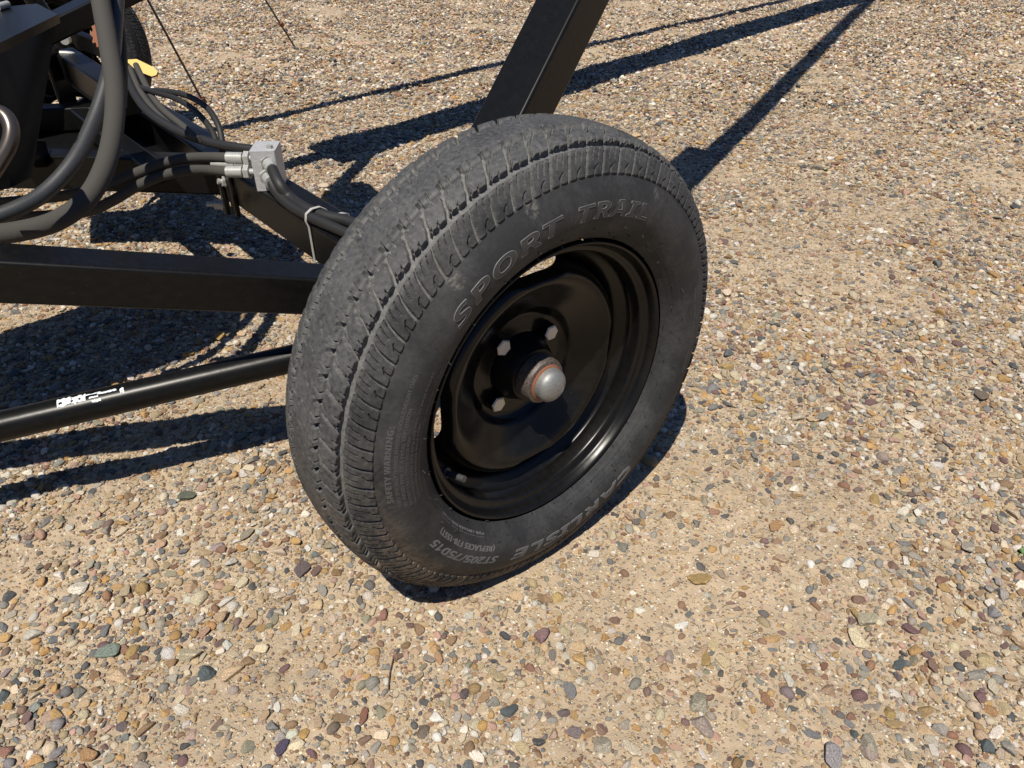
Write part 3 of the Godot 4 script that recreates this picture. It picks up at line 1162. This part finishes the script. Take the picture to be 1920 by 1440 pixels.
func letter_wheel(w: Node3D) -> void:
	put("raised_lettering", moulded("SPORT", 0.2560, -44.5, -7.0, 0.0200, 0.28, 0.00085), [M.raised_rubber, M.rubber_plain], w, "raised outline letters SPORT")
	put("raised_lettering", moulded("TRAIL", 0.2560, -1.5, 27.5, 0.0200, 0.28, 0.00085), [M.raised_rubber, M.rubber_plain], w, "raised outline letters TRAIL")
	put("raised_lettering", moulded("CARLISLE", 0.2560, 144.5, 201.5, 0.0190, 0.28, 0.00085), [M.raised_rubber, M.pale_letters], w, "raised letters CARLISLE")
	put("raised_lettering", moulded("ST205/75D15", 0.2565, 210.0, 243.5, 0.0125, 0.28, 0.0005), M.raised_rubber, w, "raised size letters")
	put("raised_lettering", moulded("(REPLACES F78-15ST)", 0.2375, 213.0, 244.0, 0.0090, 0.0, 0.0004), M.raised_rubber, w)
	put("raised_lettering", moulded("FOR TRAILER USE ONLY", 0.2215, 219.0, 246.5, 0.0055, 0.0, 0.0004), M.raised_rubber, w)
	put("raised_lettering", moulded("SAFETY WARNING:", 0.2795, 266.0, 288.0, 0.0065, 0.0, 0.0004), M.small_print, w)
	var lines := [["ONLY SPECIALLY TRAINED PERSONS SHOULD MOUNT TIRES", 0.2705, 264.0, 301.5], ["TO AVOID RISK OF A FATAL EXPLOSION", 0.2635, 263.0, 293.0], ["MOUNT ONLY ON 15 INCH RIM", 0.2565, 263.0, 285.0], ["NEVER EXCEED 275 kPa (40 PSI) to seat beads", 0.2495, 263.0, 303.0], ["lubricate beads and rim", 0.2430, 263.5, 288.0], ["use remote inflation, stand clear and cage the tire", 0.2365, 264.0, 304.0]]
	for e in lines:
		put("raised_lettering", moulded(e[0], e[1], e[2], e[3], 0.0042, 0.0, 0.00035, 1.0, false), M.small_print, w)
	var right := [["LOAD RANGE C  MAX LOAD 1820 LBS AT 50 PSI COLD", 0.272, 67.0, 98.0], ["SIDEWALL 2 PLIES POLYESTER", 0.2645, 72.0, 96.0], ["TREAD 2 PLIES POLYESTER  TUBELESS", 0.2570, 72.0, 106.0]]
	for e in right:
		put("raised_lettering", moulded(e[0], e[1], e[2], e[3], 0.0038, 0.0, 0.00035, 1.0, false), M.small_print, w)

# ---------------------------------------------------------------- trailer
func hose(parent: Node3D, pts: Array, r: float, material: StandardMaterial3D, label := "") -> void:
	var s := Shape.new()
	sweep(s, round_outline(r, 20), smooth_path(pts, 12))
	put("hose", s.mesh(), material, parent, label)

func fitting(s: Shape, a: Vector3, b: Vector3, r: float) -> void:
	# crimped sleeve, then a hex nut, then the stem: from the hose to the block
	var d := b - a
	sweep(s, round_outline(r * 1.25, 12), PackedVector3Array([a, a + d * 0.56]))
	sweep(s, round_outline(r * 0.7, 12), PackedVector3Array([a + d * 0.5, b]))
	sweep(s, hex_outline(r * 2.7), PackedVector3Array([a + d * 0.62, a + d * 0.80]), Vector3.UP)

func plate(corners: Array, thick: Vector3) -> Shape:
	var s := Shape.new()
	var mid := Vector3.ZERO
	for q in corners:
		mid += q / corners.size()
	s.fan(corners, -thick)
	var other := []
	for q in corners:
		other.append(q + thick)
	s.fan(other, thick)
	for k in corners.size():
		var kk: int = (k + 1) % corners.size()
		var out: Vector3 = (corners[k] + corners[kk]) / 2 - mid
		out -= thick * out.dot(thick) / thick.length_squared()
		s.fan([corners[k], corners[kk], other[kk], other[k]], (corners[kk] - corners[k]).cross(thick) * sign((corners[kk] - corners[k]).cross(thick).dot(out)))
	return s

func loft(low: Array, y0: float, top: Array, y1: float) -> Shape:
	var s := Shape.new()
	var a := []
	var b := []
	var mid := Vector2.ZERO
	for k in low.size():
		a.append(Vector3(low[k].x, y0, low[k].y))
		b.append(Vector3(top[k].x, y1, top[k].y))
		mid += (low[k] + top[k]) / (2.0 * low.size())
	s.fan(a, Vector3.DOWN)
	s.fan(b, Vector3.UP)
	for k in low.size():
		var kk: int = (k + 1) % low.size()
		var n: Vector3 = (a[kk] - a[k]).cross(b[k] - a[k])
		var out: Vector3 = (a[k] + a[kk]) / 2 - Vector3(mid.x, y0, mid.y)
		s.fan([a[k], a[kk], b[kk], b[k]], n * sign(n.dot(out)))
	return s

func build_trailer() -> void:
	var t := thing("trailer", "black steel farm trailer on two tyres with hydraulic hoses along its axle", "trailer")
	var paint: StandardMaterial3D = M.black_enamel
	# ---- axle: square tube from wheel to wheel
	put("axle_beam", bar(Vector3(-0.085, 0.328, 0), Vector3(-2.61, 0.328, 0), 0.0765, 0.0765).mesh(), paint, t)
	# spindle between the axle and the hub
	put("spindle", pipe(Vector3(-0.02, HUB, 0), Vector3(-0.10, HUB, 0), 0.028).mesh(), paint, t)
	put("spindle", pipe(Vector3(-2.68, HUB, 0), Vector3(-2.60, HUB, 0), 0.028).mesh(), paint, t)
	# ---- upper brace: square tube sloping down to the axle
	var b0 := Vector3(-0.529, 0.448, 0.516) + Vector3(-0.012, -0.003, -0.022)
	var bd := Vector3(0.342, -0.238, -0.909)
	put("brace_beam", bar(b0 - bd * 1.1, b0 + bd * 0.50, 0.063, 0.063).mesh(), paint, t, "black square tube brace sloping to the axle")
	# ---- lower brace: round pipe with chipped white print
	var p0 := Vector3(-0.605, 0.192, 0.594)
	var pd := Vector3(0.345, 0.052, -0.937).normalized()
	put("brace_pipe", pipe(p0 - pd * 1.0, p0 + pd * 0.60, 0.0236, 40).mesh(), paint, t, "black round pipe with flaking white paint marks")
	put("pipe_bracket", bar(p0 + pd * 0.60 + Vector3(0, -0.03, 0), p0 + pd * 0.60 + Vector3(0, 0.06, 0), 0.08, 0.05, Vector3.BACK).mesh(), paint, t)
	# flakes of white paint on top of the pipe
	for e in [[113, 751, 24, 15], [139, 745, 24, 14], [166, 742, 16, 3], [182, 734, 20, 3], [198, 730, 16, 4], [172, 749, 16, 5], [217, 729, 7, 10], [160, 737, 36, 2]]:
		var s := Shape.new()
		var rows := []
		var along: float = 0.0
		var mid := at_depth(e[0], e[1], 1.12)
		var tt := (mid - p0).dot(pd)
		var axis_pt := p0 + pd * tt
		# angle round the pipe from the pixel's height on it
		var view := (EYE - axis_pt)
		view = (view - pd * view.dot(pd)).normalized()
		var up := view.cross(pd).normalized()
		if up.y < 0:
			up = -up
		var off: float = clamp((seen_at(axis_pt).y - e[1]) / (0.0236 * FOCAL / 1.12), -0.97, 0.97)
		var mid_a := asin(off)
		var wide: float = e[2] / FOCAL * 1.14
		var tall: float = e[3] / FOCAL * 1.12 / 0.0236 * 1.1 / cos(mid_a)
		for k in 9:
			var row := []
			var jag := rng.randf_range(-0.12, 0.12)
			for j in 5:
				var a: float = mid_a + tall * ((j / 4.0 - 0.5) * (0.8 + rng.randf_range(-0.25, 0.3))) + jag * tall * 0.5
				a = min(a, 1.5)
				var n := view * cos(a) + up * sin(a)
				row.append(s.vert(axis_pt + pd * (wide * (k / 8.0 - 0.5) + rng.randf_range(-0.0006, 0.0006)) + n * 0.0240, n))
			rows.append(row)
		for k in 8:
			for j in 4:
				if rng.randf() > 0.06:
					s.quad(rows[k][j], rows[k][j + 1], rows[k + 1][j + 1], rows[k + 1][j])
		put("paint_flake", s.mesh(), M.chipped_white, t)
	# ---- strut that leans back from the axle
	var s0 := Vector3(-0.372, 0.551, -0.244)
	var sd := Vector3(-0.199, 0.655, -0.729).normalized()
	var su := Vector3.UP
	su = (su - sd * su.dot(sd)).normalized()
	put("strut", bar(s0 - sd * 0.27, s0 + sd * 5.2, 0.082, 0.082, su).mesh(), paint, t, "black square tube strut leaning back above the wheel")
	put("strut_bracket", bar(s0 + sd * 0.85 + Vector3(-0.07, 0, 0.02), s0 + sd * 1.28 + Vector3(-0.07, 0, 0.02), 0.07, 0.07, su).mesh(), paint, t)
	# ---- boom and pipe that run back overhead (only their shadows are in view)
	var f0 := Vector3(-1.698, 0.554, 0.125)
	var fd := Vector3(-0.055, 0.29, -0.951).normalized()
	put("boom", bar(f0 - fd * 0.25, f0 + fd * 0.55, 0.085, 0.05).mesh(), paint, t)
	put("boom", bar(f0 + fd * 0.50, f0 + fd * 6.0, 0.24, 0.06).mesh(), paint, t)
	put("boom_pipe", pipe(Vector3(-2.10, 1.32, 0.35), Vector3(-2.36, 1.60, -4.6), 0.034).mesh(), paint, t)
	put("boom_post", pipe(Vector3(-2.10, 1.33, 0.33), Vector3(-2.10, 0.36, 0.02), 0.024).mesh(), paint, t)
	# ---- middle of the frame
	put("frame_beam", bar(Vector3(-1.055, 0.322, -0.0), Vector3(-1.86, 0.322, 0.80), 0.05, 0.08).mesh(), paint, t)
	put("cross_bar", bar(Vector3(-1.13, 0.338, 0.142), Vector3(-1.72, 0.338, 0.142), 0.046, 0.05).mesh(), paint, t)
	put("frame_beam", bar(Vector3(-1.62, 0.335, 0.02), Vector3(-1.80, 0.335, 0.30), 0.055, 0.06).mesh(), paint, t)
	put("shade_plate", plate([Vector3(-1.77, .292, .11), Vector3(-1.70, .292, -.05), Vector3(-1.37, .292, -.07), Vector3(-1.20, .292, -.09), Vector3(-1.33, .292, .05), Vector3(-1.63, .292, .35), Vector3(-1.83, .292, .29)], Vector3(0, 0.008, 0)).mesh(), paint, t)  # added plate, put in to shade the ground below the frame
	put("top_bar", bar(Vector3(-1.42, 0.42, 0.085), Vector3(-1.86, 0.44, 0.10), 0.06, 0.065).mesh(), paint, t)
	put("end_plate", bar(at_depth(112, 145, 1.98) + Vector3(0, 0.07, 0), at_depth(112, 145, 1.98) - Vector3(0, 0.075, 0), 0.012, 0.07, Vector3(0.7, 0, 0.7)).mesh(), paint, t)
	put("stop_bar", bar(at_depth(205, 95, 2.2), at_depth(105, 60, 2.25), 0.03, 0.05).mesh(), paint, t)
	# housing: a tall box with a slanted side
	var top_plan := [Vector2(-.98, .264), Vector2(-.785, .39), Vector2(-.79, .85), Vector2(-1.12, .85), Vector2(-1.12, .264)]
	var low_plan := [Vector2(-.822, .402), Vector2(-.79, .44), Vector2(-.79, .85), Vector2(-1.10, .85), Vector2(-1.10, .402)]
	put("housing", loft(low_plan, 0.478, top_plan, 0.668).mesh(), paint, t, "tall black housing with slanted side")
	var lid_plan := []
	for q in top_plan:
		lid_plan.append((q - Vector2(-.95, .52)) * 1.03 + Vector2(-.95, .52))
	put("housing_lid", loft(lid_plan, 0.669, lid_plan, 0.682).mesh(), paint, t)
	put("housing_post", bar(Vector3(-1.04, 0.479, 0.48), Vector3(-1.36, 0.36, 0.32), 0.06, 0.06).mesh(), paint, t)
	# unseen plate added above the view, cut to the shadow behind the axle
	var cast_plan := []
	for e in [[560, 425], [600, 375], [640, 346], [690, 346], [713, 366], [760, 430], [640, 470]]:
		cast_plan.append(at_height(e[0], e[1], 0.0) - SUN * 0.82)
	put("shadow_plate", plate(cast_plan, Vector3(0, 0.01, 0)).mesh(), paint, t)
	put("shadow_plate_arm", bar(cast_plan[2] + Vector3(0.05, 0.03, 0.05), f0 + fd * 0.75, 0.05, 0.04).mesh(), paint, t)  # added arm that carries the unseen plate
	put("housing_latch", bar(at_height(-6, 14, 0.688), at_height(14, 8, 0.688), 0.012, 0.012).mesh(), M.zinc, t)
	# bent handle at the edge of the picture
	var s := Shape.new()
	sweep(s, round_outline(0.0105, 20), smooth_path([at_depth(-60, 208, 1.02), at_depth(-20, 207, 1.02), at_depth(8, 216, 1.02), at_depth(21, 240, 1.02), at_depth(18, 268, 1.02), at_depth(4, 296, 1.02), at_depth(-20, 330, 1.02), at_depth(-60, 352, 1.02)], 10))
	put("bent_handle", s.mesh(), M.worn_steel, t, "bent steel rod handle with worn paint")
	# plates and bolts where the axle is joined
	put("joint_plate", bar(Vector3(-0.965, 0.37, 0.040), Vector3(-0.965, 0.268, 0.040), 0.030, 0.010, Vector3.BACK).mesh(), paint, t)
	put("joint_plate", bar(Vector3(-0.995, 0.36, 0.048), Vector3(-0.995, 0.262, 0.048), 0.018, 0.012, Vector3.BACK).mesh(), paint, t)
	for e in [[387, 382, 420, 384, 1.55], [408, 340, 424, 341, 1.56], [296, 301, 304, 300, 1.72]]:
		s = Shape.new()
		var a := at_depth(e[0], e[1], e[4])
		var b := at_depth(e[2], e[3], e[4] + 0.01)
		sweep(s, round_outline(0.0062, 12), PackedVector3Array([a, b]))
		sweep(s, hex_outline(0.020), PackedVector3Array([a.lerp(b, 0.45), a.lerp(b, 0.85)]), Vector3.UP)
		sweep(s, round_outline(0.0125, 16), PackedVector3Array([a.lerp(b, 0.85), a.lerp(b, 0.95)]))
		put("bolt", s.mesh(), M.zinc, t)
	# toothed wheel and a nut among the clutter
	var hubp := at_depth(186, 62, 2.05)
	var teeth := []
	for k in 40:
		var a := TAU * k / 40.0
		var rr := 0.040 if k % 4 < 2 else 0.032
		teeth.append(hubp + RIGHT * cos(a) * rr * 0.6 + UPWARD * sin(a) * rr)
	put("sprocket", plate(teeth, -BACK * 0.008).mesh(), M.rust, t)
	s = Shape.new()
	sweep(s, round_outline(0.011, 16), PackedVector3Array([at_depth(121, 76, 1.95), at_depth(126, 74, 1.97)]))
	put("bolt", s.mesh(), M.zinc, t)
	# U-bolt and lever in the clutter
	s = Shape.new()
	sweep(s, round_outline(0.007, 12), smooth_path([at_depth(112, 100, 1.96), at_depth(136, 102, 1.97), at_depth(147, 112, 1.98), at_depth(149, 128, 2.0)], 8))
	put("u_bolt", s.mesh(), M.zinc, t)
	# yellow lever
	var y0 := at_depth(234, 112, 1.92)
	var y1 := at_depth(294, 138, 1.92)
	var yd := (y1 - y0).normalized()
	var yu := UPWARD - yd * UPWARD.dot(yd)
	yu = yu.normalized()
	var yl := y0.distance_to(y1)
	put("yellow_lever", plate([y0, y0 + yd * yl * 0.3 + yu * 0.014, y0 + yd * yl * 0.85 + yu * 0.012, y1 + yu * 0.006, y1 - yu * 0.004, y0 + yd * yl * 0.9 - yu * 0.012, y0 + yd * yl * 0.45 - yu * 0.014], -BACK * 0.008).mesh(), M.yellow_plastic, t)
	# ---- manifold block on the axle, with hoses
	var mb := Vector3(-0.822, 0.405, 0.006)
	var turn := Basis(Vector3.UP, deg_to_rad(-36.0))
	var block := bar(mb + Vector3(0, -0.038, 0), mb + Vector3(0, 0.040, 0), 0.062, 0.048, turn * Vector3(0, 0, 1), 0.0025)
	put("manifold_block", block.mesh(), M.aluminium, t, "silver aluminium manifold block on the axle")
	s = Shape.new()
	var plug := mb + Vector3(0, 0.040, 0) + turn * Vector3(0.014, 0, -0.012)
	sweep(s, hex_outline(0.011), PackedVector3Array([plug, plug + Vector3(0, 0.006, 0)]), Vector3.RIGHT)
	put("plug", s.mesh(), M.zinc, t)
	var md := seen_at(mb).z
	for e in [[[476, 297], [426, 296], 0.0122], [[476, 322], [426, 322], 0.0122]]:
		s = Shape.new()
		fitting(s, at_depth(e[1][0], e[1][1], md + 0.01), at_depth(e[0][0] + 4, e[0][1], md + 0.005), 0.0092)
		put("hose_fitting", s.mesh(), M.zinc, t)
	s = Shape.new()
	fitting(s, at_depth(398, 307, md + 0.06), at_depth(474, 310, md + 0.05), 0.0065)
	put("hose_fitting", s.mesh(), M.zinc, t)
	for e in [[[498, 300], [511, 318]], [[497, 327], [509, 343]]]:
		s = Shape.new()
		fitting(s, at_depth(e[1][0], e[1][1], md - 0.055), at_depth(e[0][0], e[0][1], md - 0.02), 0.0095)
		put("hose_fitting", s.mesh(), M.zinc, t)
	# two hoses from the block towards the wheel, lying on the axle
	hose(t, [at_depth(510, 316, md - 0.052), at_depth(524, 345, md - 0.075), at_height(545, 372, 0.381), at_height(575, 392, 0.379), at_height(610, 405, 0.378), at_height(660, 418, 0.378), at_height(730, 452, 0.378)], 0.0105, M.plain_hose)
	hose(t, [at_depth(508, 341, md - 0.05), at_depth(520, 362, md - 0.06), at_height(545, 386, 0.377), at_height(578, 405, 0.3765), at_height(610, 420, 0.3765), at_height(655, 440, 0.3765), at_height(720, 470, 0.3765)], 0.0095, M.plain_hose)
	# two hoses from the block's left fittings
	hose(t, [at_depth(428, 296, md + 0.01), at_depth(400, 295, md + 0.01), at_depth(350, 297, md - 0.01), at_depth(300, 308, md - 0.03), at_depth(255, 325, md - 0.05), at_depth(205, 346, md - 0.06), at_depth(150, 362, md - 0.06), at_depth(80, 372, md - 0.05), at_depth(0, 380, md - 0.04), at_depth(-120, 388, md - 0.02)], 0.0098, M.wrapped_hose)
	hose(t, [at_depth(428, 322, md + 0.01), at_depth(395, 319, md + 0.01), at_depth(350, 320, md - 0.01), at_depth(300, 331, md - 0.03), at_depth(255, 350, md - 0.05), at_depth(215, 374, md - 0.06), at_depth(165, 396, md - 0.06), at_depth(90, 404, md - 0.05), at_depth(0, 408, md - 0.04), at_depth(-120, 414, md - 0.02)], 0.0098, M.wrapped_hose)
	# big wrapped hose that hangs in front, and a smooth one beside it
	hose(t, [at_depth(176, -160, 1.29), at_depth(182, -60, 1.28), at_depth(189, 0, 1.27), at_depth(203, 80, 1.25), at_depth(215, 160, 1.23), at_depth(214, 230, 1.21), at_depth(199, 305, 1.19), at_depth(165, 370, 1.17), at_depth(112, 411, 1.15), at_depth(50, 431, 1.13), at_depth(-30, 441, 1.11), at_depth(-140, 440, 1.09)], 0.0156, M.wrapped_hose, "thick cloth-wrapped hose hanging in a long bend")
	hose(t, [at_depth(228, -120, 1.31), at_depth(219, 0, 1.31), at_depth(212, 100, 1.29), at_depth(199, 160, 1.27), at_depth(176, 228, 1.245), at_depth(140, 300, 1.21), at_depth(88, 358, 1.18), at_depth(30, 392, 1.15), at_depth(-50, 418, 1.12), at_depth(-140, 430, 1.10)], 0.0125, M.smooth_hose, "smooth black hose curving beside the wrapped one")
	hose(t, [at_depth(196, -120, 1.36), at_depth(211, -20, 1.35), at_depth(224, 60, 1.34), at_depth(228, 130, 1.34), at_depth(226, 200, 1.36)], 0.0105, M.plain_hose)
	# loops behind the block, darkened for the shade they hang in
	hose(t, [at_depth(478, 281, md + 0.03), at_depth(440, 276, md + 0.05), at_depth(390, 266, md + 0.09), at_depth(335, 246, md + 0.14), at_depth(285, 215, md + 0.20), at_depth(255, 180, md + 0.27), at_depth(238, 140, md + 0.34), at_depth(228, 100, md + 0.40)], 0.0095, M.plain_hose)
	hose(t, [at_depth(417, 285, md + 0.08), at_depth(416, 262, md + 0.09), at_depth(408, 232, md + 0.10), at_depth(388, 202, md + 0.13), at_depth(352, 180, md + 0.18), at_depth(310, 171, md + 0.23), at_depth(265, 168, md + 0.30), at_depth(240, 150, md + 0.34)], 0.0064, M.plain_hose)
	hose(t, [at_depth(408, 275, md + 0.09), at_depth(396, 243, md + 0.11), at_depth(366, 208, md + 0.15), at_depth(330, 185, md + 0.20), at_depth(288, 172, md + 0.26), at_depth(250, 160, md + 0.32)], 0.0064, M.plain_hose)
	for e in [[[255, 122], [280, 172], [305, 205], [345, 238], [372, 262]], [[243, 128], [262, 170], [292, 210], [330, 245]]]:
		var pts := []
		for k in e.size():
			pts.append(at_depth(e[k][0], e[k][1], md + 0.36 - 0.07 * k))
		hose(t, pts, 0.0070, M.wrapped_hose)
	# cable tie round the axle and the hoses
	var tie_x := -0.607
	s = Shape.new()
	var ring := PackedVector3Array()
	var loop := [Vector2(0.0405, 0.287), Vector2(0.0405, 0.360), Vector2(0.0445, 0.372), Vector2(0.0415, 0.385), Vector2(0.030, 0.3915), Vector2(0.014, 0.3915), Vector2(0.003, 0.384), Vector2(-0.003, 0.3705), Vector2(-0.028, 0.3678), Vector2(-0.0405, 0.3640), Vector2(-0.0405, 0.287), Vector2(0.0, 0.2865), Vector2(0.0405, 0.287)]
	for q in loop:
		ring.append(Vector3(tie_x, q.y, q.x))
	sweep(s, rect_outline(0.0016, 0.0065, 0.0005), ring, Vector3.RIGHT, false)
	put("cable_tie", s.mesh(), M.tie_plastic, t, "pale grey cable tie round axle and hoses")
	# ---- wheels
	fill_profile()
	var tyre := tyre_mesh()
	var w := build_wheel(t, Vector3(0, HUB, 0), 1.0, tyre, "black steel wheel with worn tyre and silver dust cap")
	letter_wheel(w)
	var far := build_wheel(t, Vector3(-2.70, HUB, 0), -1.0, tyre, "far wheel half hidden behind the hoses")
	put("raised_lettering", moulded("ST205/75D15", 0.262, 62.0, 96.0, 0.0135, 0.2, 0.0007, -1.0), M.small_print, far)
	put("raised_lettering", moulded("(F78-15ST)", 0.241, 70.0, 92.0, 0.0095, 0.0, 0.0005, -1.0), M.small_print, far)
	put("raised_lettering", moulded("SPORT TRAIL", 0.256, 150.0, 215.0, 0.0190, 0.28, 0.0008, -1.0), M.small_print, far)

# ---------------------------------------------------------------- small things on the ground
func marker_rod(label: String, px: Array) -> void:
	# foot on the ground, leaning as it does in the photograph
	var foot := at_height(px[0], px[1], 0.0)
	foot.y = ground_at(foot.x, foot.z)
	var across := ray(px[0], px[1]).cross(ray(px[2], px[3])).normalized()
	var dir := (-SUN + across * across.dot(SUN)).normalized()
	var top := foot + dir * 1.3
	var o := thing("marker_rod", label, "rod", foot)
	var s := pipe(Vector3(0, -0.01, 0), top - foot, 0.0042 * px[4], 10)
	put("rod", s.mesh(), M.rod_steel, o)
	s = Shape.new()
	# the collar sits where the line of sight to it meets the rod
	var sight := ray(px[2], px[3])
	var side := sight.cross(across)
	var c := dir * ((EYE - foot).dot(side) / dir.dot(side))
	sweep(s, round_outline(0.011 * px[4], 14), PackedVector3Array([c - dir * 0.012, c + dir * 0.012]))
	put("collar", s.mesh(), M.rust, o, "rusty brown collar")

func weed(at_px: Vector2, size: float, label: String) -> void:
	var g := at_height(at_px.x, at_px.y, 0.0)
	g.y = ground_at(g.x, g.z)
	var o := thing("weed", label, "weed", g)
	for k in 13:
		var a := TAU * k / 13.0 + rng.randf_range(-0.3, 0.3)
		var l := size * rng.randf_range(0.5, 1.0)
		var lift := rng.randf_range(0.25, 1.1)
		var d := Vector3(cos(a) * cos(lift), sin(lift), sin(a) * cos(lift))
		var side := d.cross(Vector3.UP).normalized()
		var s := Shape.new()
		var last := []
		for j in 5:
			var t := j / 4.0
			var w := l * 0.26 * sin(PI * clamp(t * 0.9 + 0.08, 0, 1))
			var c := d * l * t - Vector3(0, l * 0.35 * t * t, 0)
			var n := side.cross(d)
			if n.y < 0: n = -n
			var row := [s.vert(c - side * w, n), s.vert(c - Vector3(0, w * 0.25, 0), n), s.vert(c + side * w, n)]
			if j:
				s.quad(last[0], last[1], row[1], row[0]); s.quad(last[1], last[2], row[2], row[1])
			last = row
		put("leaf", s.mesh(), M.leaf_green, o)

func twig(pts: Array, label: String) -> void:
	var base := at_height(pts[0][0], pts[0][1], 0.0)
	base.y = ground_at(base.x, base.z)
	var o := thing("twig", label, "twig", base)
	var list := []
	for e in pts:
		var q := at_height(e[0], e[1], 0.0)
		q.y = ground_at(q.x, q.z) + 0.004
		list.append(q - base)
	var s := Shape.new()
	sweep(s, round_outline(0.0009, 6), smooth_path(list, 6))
	put("stem", s.mesh(), M.twig_brown, o)

# ---------------------------------------------------------------- the scene
func _ready() -> void:
	rng.seed = 20240611
	# camera
	var cam := Camera3D.new()
	cam.name = "camera"
	cam.transform = Transform3D(Basis(RIGHT, UPWARD, BACK).orthonormalized(), EYE)
	cam.fov = rad_to_deg(2.0 * atan(720.0 / FOCAL))
	cam.near = 0.02
	cam.far = 300.0
	add_child(cam)
	cam.current = true
	# sky, sun and exposure
	var env := Environment.new()
	env.background_mode = Environment.BG_SKY
	var sky := Sky.new()
	var look := ProceduralSkyMaterial.new()
	look.sky_top_color = Color(0.27, 0.41, 0.64)
	look.sky_horizon_color = Color(0.66, 0.71, 0.77)
	look.sky_curve = 0.12
	look.sky_energy_multiplier = 0.8
	look.ground_bottom_color = Color(0.50, 0.43, 0.34)
	look.ground_horizon_color = Color(0.60, 0.56, 0.50)
	sky.sky_material = look
	env.sky = sky
	env.tonemap_mode = Environment.TONE_MAPPER_LINEAR
	env.tonemap_exposure = 1.37
	env.sdfgi_enabled = true
	env.ssao_enabled = true
	env.ssil_enabled = true
	var we := WorldEnvironment.new()
	we.name = "world"
	we.environment = env
	add_child(we)
	var sun := DirectionalLight3D.new()
	sun.name = "sun"
	sun.light_color = Color(1.0, 0.97, 0.92)
	sun.light_energy = 1.5
	sun.light_angular_distance = 0.5
	sun.shadow_enabled = true
	sun.transform = Transform3D(Basis.looking_at(SUN.normalized(), Vector3.FORWARD), Vector3(0, 6, 0))
	add_child(sun)
	# noises
	hills.seed = 3; hills.frequency = 1.3; hills.fractal_octaves = 3
	bumps.seed = 4; bumps.frequency = 7.0; bumps.fractal_octaves = 3
	patches.seed = 17; patches.frequency = 1.5; patches.fractal_octaves = 3
	grime.seed = 31; grime.frequency = 14.0; grime.fractal_octaves = 3
	grime_fine.seed = 32; grime_fine.frequency = 130.0; grime_fine.fractal_octaves = 3
	make_materials()
	var ground := make_ground()
	build_trailer()
	lay_stones(ground)
	marker_rod("thin grey rod with rusty collar leaning beside the hydraulic hoses", [404, 232, 380, 188, 1.0])
	marker_rod("thin grey rod with rusty collar standing out in open gravel", [555, 88, 528, 45, 1.15])
	weed(Vector2(1545, 318), 0.022, "tiny green weed in the gravel beyond the tyre")
	weed(Vector2(1916, 1040), 0.016, "tiny green weed among larger pebbles")
	twig([[738, 1235], [732, 1262], [730, 1280], [729, 1296]], "thin dark twig lying on packed dirt")
